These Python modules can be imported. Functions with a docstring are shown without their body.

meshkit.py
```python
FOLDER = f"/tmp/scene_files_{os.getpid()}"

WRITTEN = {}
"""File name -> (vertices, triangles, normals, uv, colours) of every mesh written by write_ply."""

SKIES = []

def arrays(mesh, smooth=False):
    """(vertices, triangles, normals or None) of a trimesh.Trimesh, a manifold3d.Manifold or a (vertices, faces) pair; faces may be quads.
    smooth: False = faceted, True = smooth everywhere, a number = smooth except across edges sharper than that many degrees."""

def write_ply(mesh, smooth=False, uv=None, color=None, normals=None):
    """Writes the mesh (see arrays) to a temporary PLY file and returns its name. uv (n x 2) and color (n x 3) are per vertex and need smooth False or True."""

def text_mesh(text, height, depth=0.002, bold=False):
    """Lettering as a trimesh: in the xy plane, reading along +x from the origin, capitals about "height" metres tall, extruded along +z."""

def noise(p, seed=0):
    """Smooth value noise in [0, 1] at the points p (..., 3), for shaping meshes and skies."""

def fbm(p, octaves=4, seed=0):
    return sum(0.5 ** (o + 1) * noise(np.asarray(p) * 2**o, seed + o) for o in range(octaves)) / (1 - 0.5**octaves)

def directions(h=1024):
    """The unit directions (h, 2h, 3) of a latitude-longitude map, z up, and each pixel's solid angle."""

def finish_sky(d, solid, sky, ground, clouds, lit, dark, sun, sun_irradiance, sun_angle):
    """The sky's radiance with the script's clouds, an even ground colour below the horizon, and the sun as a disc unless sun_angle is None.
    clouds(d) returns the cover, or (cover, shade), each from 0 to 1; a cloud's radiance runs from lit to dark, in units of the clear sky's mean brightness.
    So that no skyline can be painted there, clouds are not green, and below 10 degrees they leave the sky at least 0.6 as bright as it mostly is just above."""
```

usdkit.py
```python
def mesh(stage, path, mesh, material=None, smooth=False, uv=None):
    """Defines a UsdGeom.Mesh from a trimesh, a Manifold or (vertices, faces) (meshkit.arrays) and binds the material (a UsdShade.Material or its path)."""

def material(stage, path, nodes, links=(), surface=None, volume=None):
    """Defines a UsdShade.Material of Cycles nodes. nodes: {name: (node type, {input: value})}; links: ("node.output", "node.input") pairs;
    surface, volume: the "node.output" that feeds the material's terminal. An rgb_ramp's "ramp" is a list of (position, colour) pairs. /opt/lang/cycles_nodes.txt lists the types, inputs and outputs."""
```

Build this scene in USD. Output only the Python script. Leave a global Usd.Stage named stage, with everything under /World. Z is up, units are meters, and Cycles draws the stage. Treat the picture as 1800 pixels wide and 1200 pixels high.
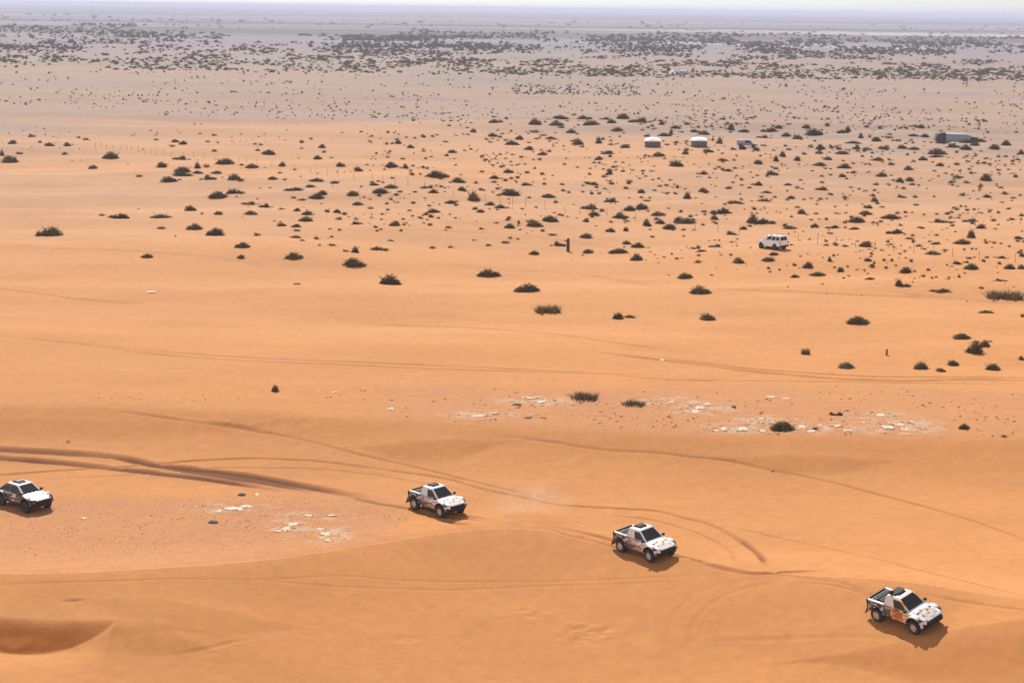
import math, random
import numpy as np, trimesh, manifold3d, usdkit, meshkit
from manifold3d import Manifold, CrossSection
from pxr import Usd, UsdGeom, UsdLux, UsdShade, Gf, Sdf, Vt
from scipy.spatial import cKDTree

stage = Usd.Stage.CreateInMemory()
UsdGeom.SetStageUpAxis(stage, 'Z')
UsdGeom.SetStageMetersPerUnit(stage, 1.0)
UsdGeom.Xform.Define(stage, '/World')
UsdGeom.Scope.Define(stage, '/World/Looks')

# ------------------------------------------------------------------ camera, sky, sun, exposure
FPX, PW, PH = 3300.0, 1800.0, 1200.0            # focal length in photo pixels, photo size
CAM = np.array([0.0, 0.0, 37.0])
PITCH, ROLL = math.atan(585.0 / FPX), 24.0 / 1800.0
EXPOSURE = 0.82
SUN_ELEV, SUN_X, SUN_Y = math.radians(46.0), -0.30, 1.0
SKY_STRENGTH, SUN_INTENSITY = 0.055, 1.25
HAZE_DENSITY = 1.25e-4

c_f = np.array([0, math.cos(PITCH), -math.sin(PITCH)])
c_u0 = np.array([0, math.sin(PITCH), math.cos(PITCH)])
c_r0 = np.array([1.0, 0, 0])
c_r = c_r0 * math.cos(ROLL) + c_u0 * math.sin(ROLL)
c_u = -c_r0 * math.sin(ROLL) + c_u0 * math.cos(ROLL)
cam = UsdGeom.Camera.Define(stage, '/World/camera')
cam.CreateHorizontalApertureAttr(36.0)
cam.CreateVerticalApertureAttr(36.0 * 682 / 1024)
cam.CreateFocalLengthAttr(36.0 * FPX / PW)
cam.CreateClippingRangeAttr(Gf.Vec2f(1.0, 200000.0))
cam.CreateExposureAttr(EXPOSURE)
cam.CreateFStopAttr(7.0)                          # focused a little short: the photograph is soft all over
cam.CreateFocusDistanceAttr(15.0)
cam.AddTransformOp().Set(Gf.Matrix4d(*c_r, 0, *c_u, 0, *(-c_f), 0, *CAM, 1))

to_sun = np.array([SUN_X, SUN_Y, 0.0]); to_sun /= np.linalg.norm(to_sun)
to_sun = to_sun * math.cos(SUN_ELEV) + np.array([0, 0, math.sin(SUN_ELEV)])
sky_mat = usdkit.material(stage, '/World/Looks/sky_air', {
    's': ('sky_texture', {'sky_type': 'single_scattering', 'sun_disc': False, 'sun_elevation': SUN_ELEV,
                          'sun_rotation': math.atan2(SUN_X, SUN_Y), 'altitude': 600.0, 'air_density': 1.0, 'aerosol_density': 1.6, 'ozone_density': 1.0}),
    'h': ('hsv', {'saturation': 0.15, 'value': 1.30}), 'b': ('background_shader', {'strength': SKY_STRENGTH})}, [('s.color', 'h.color'), ('h.color', 'b.color')], surface='b.background')
dome = UsdLux.DomeLight.Define(stage, '/World/sky')
UsdShade.MaterialBindingAPI.Apply(dome.GetPrim()).Bind(sky_mat)
dome.GetPrim().SetCustomDataByKey('kind', 'structure')
sun = UsdLux.DistantLight.Define(stage, '/World/sun')
sun.CreateIntensityAttr(SUN_INTENSITY); sun.CreateAngleAttr(0.53); sun.CreateNormalizeAttr(True)
sun.CreateColorAttr(Gf.Vec3f(1.0, 0.95, 0.88))
zz = to_sun; xx = np.cross([0, 0, 1.0], zz); xx /= np.linalg.norm(xx); yy = np.cross(zz, xx)
sun.AddTransformOp().Set(Gf.Matrix4d(*xx, 0, *yy, 0, *zz, 0, 0, 0, 100, 1))

# ------------------------------------------------------------------ helpers
used_names = {}
def numbered(name, parent='/World'):
    k = used_names.get((parent, name), 0)
    used_names[(parent, name)] = k + 1
    return name if k == 0 else '%s_%03d' % (name, k)
def tag(p, label=None, category=None, group=None, kind=None):
    for key, val in (('label', label), ('category', category), ('group', group), ('kind', kind)):
        if val:
            p.SetCustomDataByKey(key, val)
    return p
def obj(name, mesh, mat, parent='/World', smooth=False, color=None, flo=None):
    path = parent + '/' + numbered(name, parent)
    if color is not None or flo is not None:
        v, f, n = meshkit.arrays(mesh, smooth if smooth in (True, False) else False)
        m = usdkit.mesh(stage, path, (v, f), mat, smooth=smooth if smooth in (True, False) else False)
        if color is not None:
            UsdGeom.PrimvarsAPI(m).CreatePrimvar('paint', Sdf.ValueTypeNames.Color3fArray, 'vertex').Set(Vt.Vec3fArray.FromNumpy(color(v).astype(np.float32)))
    else:
        m = usdkit.mesh(stage, path, mesh, mat, smooth=smooth)
    return m.GetPrim()
def placed(prim, pos, rotz=0.0, scale=(1, 1, 1), matrix=None):
    x = UsdGeom.Xformable(prim)
    x.ClearXformOpOrder()
    if matrix is not None:
        x.AddTransformOp().Set(matrix)
    else:
        x.AddTranslateOp().Set(Gf.Vec3d(*map(float, pos)))
        x.AddRotateZOp().Set(float(rotz))
        x.AddScaleOp().Set(Gf.Vec3f(*map(float, scale)))
    return prim
def thing(name, label, category, group=None):
    p = UsdGeom.Xform.Define(stage, '/World/' + numbered(name)).GetPrim()
    return tag(p, label, category, group)
def copy_of(root, label, category, group=None):
    base = root.GetName().rstrip('0123456789').rstrip('_')
    p = UsdGeom.Xform.Define(stage, '/World/' + numbered(base)).GetPrim()
    p.GetReferences().AddInternalReference(root.GetPath())
    p.SetInstanceable(True)
    return tag(p, label, category, group)
def principled(name, color, rough=0.6, metal=0.0, spec=0.5, coat=0.0, var=0.0):
    nodes = {'p': ('principled_bsdf', {'base_color': color, 'roughness': rough, 'metallic': metal, 'specular_ior_level': spec, 'coat_weight': coat})}
    links = []
    if var:
        nodes['t'] = ('texture_coordinate', {})
        nodes['n'] = ('noise_texture', {'scale': 6.0, 'detail': 4.0, 'roughness': 0.65})
        nodes['r'] = ('rgb_ramp', {'ramp': [(0.3, tuple(c * (1 - var) for c in color)), (0.7, tuple(min(1, c * (1 + var)) for c in color))]})
        links = [('t.object', 'n.vector'), ('n.fac', 'r.fac'), ('r.color', 'p.base_color')]
    return usdkit.material(stage, '/World/Looks/' + name, nodes, links, surface='p.BSDF')

def rays(px, py):
    px, py = np.atleast_1d(np.asarray(px, float)), np.atleast_1d(np.asarray(py, float))
    d = c_f[None] * FPX + c_r[None] * (px - PW / 2)[:, None] + c_u[None] * (PH / 2 - py)[:, None]
    return d / np.linalg.norm(d, axis=1, keepdims=True)
def on_plane(px, py, z):
    d = rays(px, py)
    t = (z - CAM[2]) / d[:, 2]
    return CAM + d * t[:, None]
def project(p):
    q = np.asarray(p, float) - CAM
    w = q @ c_f
    return PW / 2 + FPX * (q @ c_r) / w, PH / 2 - FPX * (q @ c_u) / w
def ss(a, b, t):
    t = np.clip((t - a) / (b - a), 0, 1)
    return t * t * (3 - 2 * t)

# ------------------------------------------------------------------ terrain
_c1 = on_plane([-500, 0, 200, 450, 650, 900, 1130, 1370, 1600, 1800, 2300], [712, 714, 714, 722, 735, 750, 760, 767, 769, 770, 772], 2.0)
_c2 = on_plane([-500, 0, 200, 350, 500, 650, 800, 900, 1000, 1150, 1350, 1560, 1800, 2300], [1002, 998, 992, 982, 966, 944, 926, 921, 932, 966, 1006, 1024, 1062, 1130], np.array([.4, .4, .4, .3, .1, -.1, -.3, -.4, -.5, -.5, -.4, -.2, .1, .3]))
def crest1(x): return np.interp(x, _c1[:, 0], _c1[:, 1])
_xs2 = np.linspace(_c2[:, 0].min(), _c2[:, 0].max(), 400)
_ys2 = np.convolve(np.pad(np.interp(_xs2, _c2[:, 0], _c2[:, 1]), 20, 'edge'), np.hanning(41) / np.hanning(41).sum(), 'valid')
def crest2(x): return np.interp(x, _xs2, _ys2)
def soft(t, w):                                   # smooth max(t, 0)
    return 0.5 * (t + np.sqrt(t * t + w * w))
bowls, slips = [], []                                        # little slip faces: (x, y brink, half width, height, length of the windward side)
def height(x, y):
    x, y = np.asarray(x, float), np.asarray(y, float)
    s1, s2 = y - crest1(x), y - crest2(x)
    P = np.stack([x, y, np.zeros_like(x)], -1)
    und = meshkit.fbm(P / 70.0, 3, 3) - 0.5
    und2 = meshkit.fbm(P / np.array([30.0, 16.0, 1.0]), 3, 9) - 0.5
    und3 = meshkit.fbm(np.stack([(x + .25 * y) / 75.0, y / 17.0, np.zeros_like(x)], -1), 2, 19) - 0.5
    far = soft(s1, 1.5)
    z = 2.0 + 2.4 * (1 - np.exp(-far / 70.0)) + und * 3.6 * ss(8, 120, s1) * (1 - 0.4 * ss(500, 3000, y)) + und3 * 1.5 * ss(5, 60, s1) * (1 - ss(450, 1200, y)) + und2 * 1.0 * ss(2, 40, s1) * (1 - ss(500, 1500, y))
    near = soft(-s1, 1.2)
    z = z - 3.1 * (1 - np.exp(-near / 8.0)) + und2 * 0.7 * ss(3, 15, -s1)
    amp = np.interp(x, [-60, -36, -18, -5, 5, 20, 45], [1.5, 1.4, 1.1, 0.75, 0.6, 0.9, 1.3])
    r = np.where(s2 > 0, np.exp(-soft(s2, 1.8) / 5.5), 1.0)
    z = z + amp * r - 7.5 * (1 - np.exp(-soft(-s2, 2.0) / 31.0))
    for cx, cy, hw, deep, run in bowls:
        v = np.maximum(1 - ((x - cx) / hw) ** 2, 0)
        u, dep = np.sqrt(v), deep * v ** .8
        s = cy - y
        t = np.clip(s / np.maximum(run * u, .05), 0, 1); wall = t * t * (1.9 - .9 * t)
        z = z - dep * np.where(s <= 0, 0, np.where(s < run * u, wall, np.exp(-np.maximum(s - run * u, 0) / 3.2)))
    for cx, cy, hw, h, back, bend, run in slips:
        sx = (x - cx) / hw
        sy = y - (cy + bend * sx * sx)
        w = np.exp(-np.abs(sx) ** 3.0)
        prof = np.where(sy > 0, np.exp(-np.maximum(sy, 0) / back), 1 - ss(0, 1, -sy / np.maximum(run * w, 0.05)))
        z = z + h * w * prof
    return z
def ground(px, py):
    """The points of the ground that the photograph shows at these pixels."""
    d = rays(px, py)
    ts = np.concatenate([np.geomspace(85, 420, 260), np.geomspace(424, 60000, 200)])
    out = np.zeros((len(d), 3))
    for k in range(0, len(d), 500):
        dd = d[k:k + 500]
        P = CAM + dd[:, None] * ts[None, :, None]
        below = P[..., 2] < height(P[..., 0], P[..., 1])
        i = np.where(below.any(1), below.argmax(1), len(ts) - 1)
        lo, hi = ts[np.maximum(i - 1, 0)], ts[i]
        for _ in range(22):
            m = (lo + hi) / 2
            Q = CAM + dd * m[:, None]
            b = Q[:, 2] < height(Q[:, 0], Q[:, 1])
            lo, hi = np.where(b, lo, m), np.where(b, m, hi)
        Q = CAM + dd * hi[:, None]
        Q[:, 2] = height(Q[:, 0], Q[:, 1])
        out[k:k + 500] = Q
    return out

_base = [  # px, py of the brink, half width in px, height, windward length, bend, run of the slip face
    (250, 1112, 110, 0.32, 5.0, -0.8, 3.0), (40, 1090, 230, 0.25, 6.0, 0.0, 3.0), (760, 781, 95, 0.45, 5.0, 0.0, 4.0), (1420, 806, 110, 0.35, 5.0, 0.0, 3.4),
    (150, 742, 300, 0.20, 3.0, 0.0, 4.0), (1800, 1120, 260, 1.2, 8.0, 0.0, 6.5), (330, 1072, 150, 0.3, 4.0, 0.0, 4.0), (1480, 1110, 160, 0.25, 5.0, 0.5, 5.0)]
_bp = ground([q[0] for q in _base], [q[1] for q in _base])
slips += [(p[0], p[1], q[2] * np.linalg.norm(p - CAM) / FPX, q[3], q[4], q[5], q[6]) for p, q in zip(_bp, _base)]
_q = ground([45], [1086])[0]
bowls.append((_q[0], _q[1], 150 * np.linalg.norm(_q - CAM) / FPX, 1.15, 1.95))

# wheel tracks, darkened by turned-over sand and painted rut shade: (pixel polyline, half width, depth of rut, churn)
TRACKS = [
    ([(-200, 772), (0, 790), (110, 796), (200, 803), (270, 817), (400, 832), (520, 852), (650, 877)], 0.56, 0.17, 2.3),
    ([(-200, 788), (0, 805), (100, 813), (170, 820), (280, 832), (400, 847), (500, 865)], 0.52, 0.17, 2.3),
    ([(240, 812), (300, 822), (400, 838), (480, 850), (560, 866)], 0.60, 0.10, 2.0),
    ([(-100, 843), (60, 830), (150, 824), (230, 819), (290, 814), (350, 809), (440, 806), (540, 809), (620, 818), (720, 832)], 0.20, 0.10, 0.7),
    ([(60, 843), (160, 838), (250, 833), (330, 826), (400, 822), (520, 823), (640, 832), (760, 852), (840, 866)], 0.16, 0.06, 0.45),
    ([(160, 716), (270, 731), (370, 745), (450, 757), (520, 770), (600, 790), (660, 805), (760, 828), (900, 862), (1000, 884)], 0.18, 0.09, 0.6),
    ([(340, 743), (400, 748), (470, 762)], 0.35, 0.12, 0.6),
    ([(600, 817), (710, 830), (790, 842), (840, 857), (913, 873), (993, 888), (1100, 894), (1150, 897), (1200, 909), (1243, 920), (1280, 937), (1310, 957), (1338, 979), (1345, 993)], 0.20, 0.09, 0.8),
    ([(1060, 905), (1130, 911), (1200, 928), (1233, 940), (1267, 957), (1287, 973), (1294, 992)], 0.16, 0.07, 0.5),
    ([(1290, 940), (1312, 957), (1338, 979), (1346, 994)], 0.24, 0.12, 1.5),
    ([(1250, 920), (1333, 937), (1447, 962), (1533, 980), (1597, 997), (1700, 1022), (1850, 1062)], 0.15, 0.06, 0.4),
    ([(870, 764), (930, 771), (980, 778), (1050, 789), (1150, 795), (1200, 801), (1270, 808), (1350, 825), (1430, 840), (1530, 865), (1650, 897), (1730, 922), (1850, 970)], 0.17, 0.09, 0.6),
    ([(910, 769), (980, 778), (1060, 790), (1150, 796)], 0.22, 0.08, 0.5),
    ([(600, 868), (660, 884), (715, 893), (770, 907), (820, 911), (862, 919)], 0.24, 0.14, 0.8),
    ([(735, 890), (790, 902), (830, 908), (870, 915)], 0.2, 0.1, 0.5),
    ([(770, 912), (800, 919), (835, 923)], 0.26, 0.14, 0.9),
    ([(975, 928), (1015, 934), (1050, 942), (1090, 953), (1150, 966), (1200, 979), (1240, 989), (1290, 1003), (1330, 1008), (1400, 1004), (1470, 1002)], 0.22, 0.14, 0.9),
    ([(960, 930), (1000, 940), (1050, 951), (1092, 964), (1140, 978)], 0.2, 0.11, 0.7),
    ([(1230, 990), (1270, 999), (1320, 1008)], 0.28, 0.1, 0.7),
    ([(-100, 1030), (0, 1027), (150, 1022), (220, 1020), (300, 1017), (450, 1018), (600, 1012), (700, 1019), (800, 1022), (900, 1022), (1100, 1017), (1200, 1012), (1300, 1009)], 0.17, 0.025, 0.16),
    ([(330, 1014), (440, 1018), (600, 1031), (780, 1036), (950, 1030), (1100, 1025), (1200, 1020)], 0.17, 0.025, 0.16),
    ([(-50, 588), (0, 591), (130, 603), (300, 625), (450, 635), (600, 641), (750, 648), (850, 651), (1000, 655), (1200, 660)], 0.22, 0.08, 0.5),
    ([(140, 602), (300, 619), (450, 629), (640, 637), (850, 646), (1050, 657), (1200, 668), (1400, 670), (1600, 673), (1850, 676)], 0.22, 0.08, 0.55),
    ([(1040, 618), (1160, 632), (1230, 640), (1300, 650), (1400, 660), (1500, 667), (1600, 669), (1700, 667), (1850, 671)], 0.4, 0.12, 0.7),
    ([(1150, 628), (1230, 637), (1320, 648), (1430, 656), (1550, 662), (1700, 663), (1850, 664)], 0.35, 0.1, 0.5),
    ([(760, 465), (900, 475), (1000, 480), (1200, 508), (1350, 511), (1500, 518), (1650, 525), (1850, 545)], 0.35, 0.1, 0.5),
    ([(1560, 515), (1650, 522), (1740, 530), (1850, 538)], 0.35, 0.1, 0.5),
    ([(-50, 503), (60, 515), (150, 527), (250, 534)], 0.3, 0.1, 0.5),
    ([(-50, 434), (100, 437), (300, 446), (480, 470)], 0.4, 0.1, 0.35),
    ([(660, 404), (900, 412), (1000, 424), (1100, 440)], 0.4, 0.1, 0.35),
    ([(600, 570), (800, 575), (950, 585), (1100, 605), (1200, 620)], 0.3, 0.1, 0.4),
    ([(1390, 1012), (1300, 1022), (1240, 1036), (1200, 1062), (1172, 1105), (1170, 1150), (1205, 1195), (1250, 1225)], 0.30, 0.018, 0.09),
    ([(1380, 1022), (1310, 1034), (1262, 1052), (1228, 1080), (1212, 1115), (1216, 1150)], 0.25, 0.02, 0.1),
    ([(1360, 1010), (1420, 1016), (1480, 1024), (1540, 1050), (1590, 1090)], 0.18, 0.05, 0.3),
    ([(1420, 1024), (1500, 1036), (1540, 1058)], 0.2, 0.06, 0.35),
    ([(1610, 1040), (1700, 1058), (1800, 1072), (1900, 1085)], 0.2, 0.06, 0.35),
    ([(1240, 1125), (1400, 1121), (1500, 1118), (1570, 1124)], 0.3, 0.03, 0.12),
    ([(280, 1152), (350, 1142), (400, 1130), (450, 1121)], 0.22, 0.04, 0.15),
    ([(110, 1056), (135, 1055), (155, 1053)], 0.2, 0.12, 0.4),
]
rng = np.random.default_rng(11)
_tp, _th, _td, _tc = [], [], [], []
for line, hw, dep, churn_shade in TRACKS:
    L = np.array(line, float)
    t = np.concatenate([[0], np.cumsum(np.linalg.norm(np.diff(L, axis=0), axis=1))])
    n = max(4, int(t[-1] / 6))
    q = np.linspace(0, t[-1], n)
    from scipy.interpolate import PchipInterpolator
    P = ground(PchipInterpolator(t, L[:, 0])(q), PchipInterpolator(t, L[:, 1])(q))[:, :2]
    e = np.concatenate([[0], np.cumsum(np.linalg.norm(np.diff(P, axis=0), axis=1))])
    m = int(e[-1] / 0.12) + 2
    g = np.linspace(0, e[-1], m)
    Q = np.stack([np.interp(g, e, P[:, 0]), np.interp(g, e, P[:, 1])], 1)
    fade = np.minimum(1, np.minimum(g, e[-1] - g) / (0.10 * e[-1] + 1.0))
    wob = 0.55 + 0.9 * meshkit.fbm(np.stack([Q[:, 0] / 3.0, Q[:, 1] / 3.0, np.full(m, 7.7)], 1), 3, 5)
    _tp.append(Q); _th.append(np.full(m, hw) * (0.6 + 0.35 * wob)); _td.append(dep * fade * wob); _tc.append(churn_shade * fade * np.clip(wob, 0.3, 1.1))
_tp, _th, _td, _tc = np.vstack(_tp), np.concatenate(_th), np.concatenate(_td), np.concatenate(_tc)
_tree = cKDTree(_tp)
def tracks_at(x, y):
    """(rut offset, churn) at world points, the darkening includes painted rut shade: each rut is a trough with low berms thrown up beside it."""
    P = np.stack([x, y], 1)
    d, i = _tree.query(P, k=8, distance_upper_bound=1.6)
    ok = np.isfinite(d)
    i = np.where(ok, i, 0); d = np.where(ok, d, 9.0)
    a = d / _th[i]
    dz = np.where(ok, _td[i] * (-np.exp(-1.1 * a ** 2) + 0.18 * np.exp(-((a - 1.6) / 0.5) ** 2)), 0)
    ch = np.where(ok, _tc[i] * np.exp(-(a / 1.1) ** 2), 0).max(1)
    k = np.abs(dz).argmax(1)
    return dz[np.arange(len(k)), k], ch

# the sheet of ground
rows = np.unique(np.concatenate([np.linspace(-400, 60, 12), np.linspace(66, 98, 10),
    CAM[2] / np.tan(PITCH + np.arctan((np.arange(1225, 560, -0.85) - 600) / FPX)) - 0.0,
    CAM[2] / np.tan(PITCH + np.arctan((np.arange(560, 60, -1.5) - 600) / FPX)),
    CAM[2] / np.tan(PITCH + np.arctan((np.arange(60, 20, -0.8) - 600) / FPX)), np.geomspace(24000, 60000, 14)]))
cols = np.unique(np.concatenate([np.linspace(-0.33, 0.33, 720), -np.geomspace(0.335, 8, 28), np.geomspace(0.335, 8, 28)]))
Yg, Ug = np.meshgrid(rows, cols, indexing='ij')
Xg = Ug * np.maximum(Yg, 85.0)
gx, gy = Xg.ravel(), Yg.ravel()
gz = height(gx, gy)
near = np.where((gy > 90) & (gy < 420) & (np.abs(gx) < 0.37 * np.maximum(gy, 85)))[0]
churn_shade = np.zeros(len(gx))
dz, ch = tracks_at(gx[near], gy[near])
gz[near] += dz; churn_shade[near] = ch
P3 = np.stack([gx, gy, np.zeros_like(gx)], 1)
rough = np.zeros(len(gx))
rough[near] = meshkit.fbm(P3[near] / 1.3, 3, 21) - 0.5
gpx, gpy = project(np.stack([gx, gy, gz], 1)[near])
def blob(px, py, cx, cy, rx, ry): return np.exp(-(((px - cx) / rx) ** 2 + ((py - cy) / ry) ** 2) ** 2)
foot = blob(gpx, gpy, 1030, 1112, 60, 22) + 0.7 * blob(gpx, gpy, 930, 1080, 50, 15) + 0.6 * blob(gpx, gpy, 720, 1125, 70, 14) + 0.5 * blob(gpx, gpy, 140, 1060, 40, 14) + 0.7 * blob(gpx, gpy, 480, 745, 110, 13)
gz[near] += foot * 0.16 * (meshkit.fbm(P3[near] / 0.55, 2, 31) - 0.5) + rough[near] * 0.05

# ground colour, rut shade painted in: sand, gravel flats, pale crusts, far scrub land
def rgb(r, g, b): return (np.array([r, g, b]) / 255.0) ** 2.2
SAND, SANDL = np.array([0.556, 0.232, 0.067]), np.array([0.560, 0.270, 0.108])
GRAVEL, GREY = np.array([0.475, 0.215, 0.100]), np.array([0.300, 0.220, 0.176])
FARL, FARD, PALE = np.array([0.235, 0.198, 0.203]), np.array([0.085, 0.078, 0.076]), np.array([0.52, 0.42, 0.36])
n_big = meshkit.fbm(P3 / np.array([120.0, 45.0, 1]), 4, 41)
n_str = meshkit.fbm(P3 / np.array([420.0, 60.0, 1]), 4, 43)
n_far = meshkit.fbm(P3 / np.array([2600.0, 420.0, 1]), 4, 47)
n_pat = meshkit.fbm(P3 / np.array([5.0, 3.0, 1]), 4, 51)
def mixc(a, b, t): return a + (b - a) * t[:, None]
C = np.tile(SAND, (len(gx), 1))
C = mixc(C, np.tile(SANDL, (len(gx), 1)), np.clip(0.25 + ss(160, 300, gy) * 0.75, 0, 1))
greyness = ss(190, 520, gy) * ss(0.24, 0.50, n_str + 0.25 * ss(420, 760, gy) + 0.18 * ss(-0.05, 0.2, gx / np.maximum(gy, 1))) * 0.85
greyness = np.maximum(greyness, 0.38 * ss(280, 520, gy))
greyness = np.maximum(greyness, ss(480, 860, gy + 420 * (n_big - 0.5) + 160 * np.clip(gx / np.maximum(gy, 1), -.3, .1)) * (0.72 + 0.28 * ss(0.35, 0.6, n_big)))
orange = ss(1150, 1350, gy) * (1 - ss(1650, 1900, gy)) * ss(0.42, 0.6, n_big)
greyness = greyness * (1 - 0.35 * orange)
C = mixc(C, np.tile(GREY, (len(gx), 1)), greyness)
C = mixc(C, np.tile(FARL, (len(gx), 1)), ss(900, 1700, gy))
dark = ss(1150, 1500, gy) * ss(0.44, 0.56, n_far)
C = mixc(C, np.tile(FARD, (len(gx), 1)), dark * 0.75)
pale = blob(gpx, gpy, 0, -999, 1, 1)
fx, fy = project(np.stack([gx, gy, gz], 1)) if False else (None, None)
C[near] *= (1 + 0.07 * (meshkit.fbm(P3[near] / np.array([9.0, 4.0, 1]), 4, 61) - 0.5) * 2)[:, None]
grav = np.zeros(len(gx))
m_basin = ss(0, 1, (gpx * 0 + 1)) * ss(868, 892, gpy + 0.015 * gpx) * ss(760, 640, gpx) * (crest2(gx[near]) < gy[near] - 0.3)
m_band = ss(672, 690, gpy + 14 * (n_pat[near] - 0.5)) * (gy[near] > crest1(gx[near]) + 0.5) * ss(560, 760, gpx)
grav[near] = np.clip(m_basin + 0.8 * m_band, 0, 1)
C = mixc(C, np.tile(GRAVEL, (len(gx), 1)), grav * (0.35 + 0.5 * n_pat))
C = C * np.maximum(1 - (np.clip(churn_shade, 0, 2.1) * (0.45 + 1.1 * n_pat))[:, None] * np.array([0.30, 0.345, 0.36]), [0.30, 0.24, 0.22])  # turned-over sand and rut shade, both painted into the ground colour
crust = np.zeros(len(near))
for cx, cy, rx, ry in ((405, 894, 60, 9), (508, 926, 34, 13), (575, 938, 36, 16), (560, 906, 60, 6), (1232, 718, 55, 10), (1290, 753, 60, 8), (1430, 751, 75, 9), (1545, 730, 50, 7), (1585, 750, 60, 14), (945, 704, 60, 7), (850, 729, 60, 6), (1170, 706, 60, 8), (1345, 738, 50, 8)):
    crust = np.maximum(crust, blob(gpx, gpy, cx, cy, rx * 1.25, ry * 1.2))
n_cr = meshkit.fbm(P3[near] / np.array([0.9, 0.6, 1]), 4, 71)
crust = crust * ss(0.46, 0.62, n_cr)
C[near] = C[near] + (np.array([0.53, 0.36, 0.24]) - C[near]) * (0.9 * crust)[:, None]
# pale dry pans far out on the plain
pan = on_plane([1190, 1480, 1560], [76, 84, 60], 4.0)
for (cx, cy, _), rx, ry in zip(pan, (190, 150, 500), (75, 40, 260)):
    C = mixc(C, np.tile(PALE, (len(gx), 1)), np.exp(-(((gx - cx) / rx) ** 2 + ((gy - cy) / ry) ** 2) ** 2) * ss(0.35, 0.55, n_far * 0.4 + n_big * 0.6) * 0.9)
nr, nc = Yg.shape
ii = np.arange(nr * nc).reshape(nr, nc)
a, b, c_, d_ = ii[:-1, :-1].ravel(), ii[:-1, 1:].ravel(), ii[1:, 1:].ravel(), ii[1:, :-1].ravel()
faces = np.vstack([np.stack([a, b, c_], 1), np.stack([a, c_, d_], 1)])
V = np.stack([gx, gy, gz], 1)
sand_mat = usdkit.material(stage, '/World/Looks/sand', {
    'a': ('attribute', {'attribute': 'ground_color'}), 'gv': ('attribute', {'attribute': 'gravel'}),
    'g': ('geometry', {}),
    'n': ('noise_texture', {'scale': 1.1, 'detail': 6.0, 'roughness': 0.7}),
    'r': ('rgb_ramp', {'ramp': [(0.25, (0.90, 0.89, 0.88)), (0.75, (1.09, 1.10, 1.11))]}),
    'mx': ('mix_color', {'blend_type': 'multiply', 'fac': 1.0}),
    'v': ('voronoi_texture', {'scale': 2.6, 'randomness': 1.0}),
    'vr': ('rgb_ramp', {'ramp': [(0.0, (0.45, 0.42, 0.4)), (0.16, (0.6, 0.57, 0.55)), (0.26, (1, 1, 1)), (1.0, (1, 1, 1))]}),
    'mg': ('mix_color', {'blend_type': 'multiply', 'fac': 0.0}),
    'w': ('noise_texture', {'scale': 5.0, 'detail': 5.0, 'roughness': 0.6}),
    'b': ('bump', {'strength': 0.35, 'distance': 0.05}),
    'p': ('principled_bsdf', {'roughness': 0.95, 'specular_ior_level': 0.15, 'diffuse_roughness': 0.6})},
    [('g.position', 'n.vector'), ('g.position', 'v.vector'), ('g.position', 'w.vector'), ('n.fac', 'r.fac'), ('a.color', 'mx.a'), ('r.color', 'mx.b'),
     ('v.distance', 'vr.fac'), ('mx.result', 'mg.a'), ('vr.color', 'mg.b'), ('gv.fac', 'mg.fac'), ('mg.result', 'p.base_color'),
     ('w.fac', 'b.height'), ('b.normal', 'p.normal')], surface='p.BSDF')
gm = usdkit.mesh(stage, '/World/desert_ground', (V, faces), sand_mat, smooth=True)
UsdGeom.PrimvarsAPI(gm).CreatePrimvar('ground_color', Sdf.ValueTypeNames.Color3fArray, 'vertex').Set(Vt.Vec3fArray.FromNumpy(C.astype(np.float32)))
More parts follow.
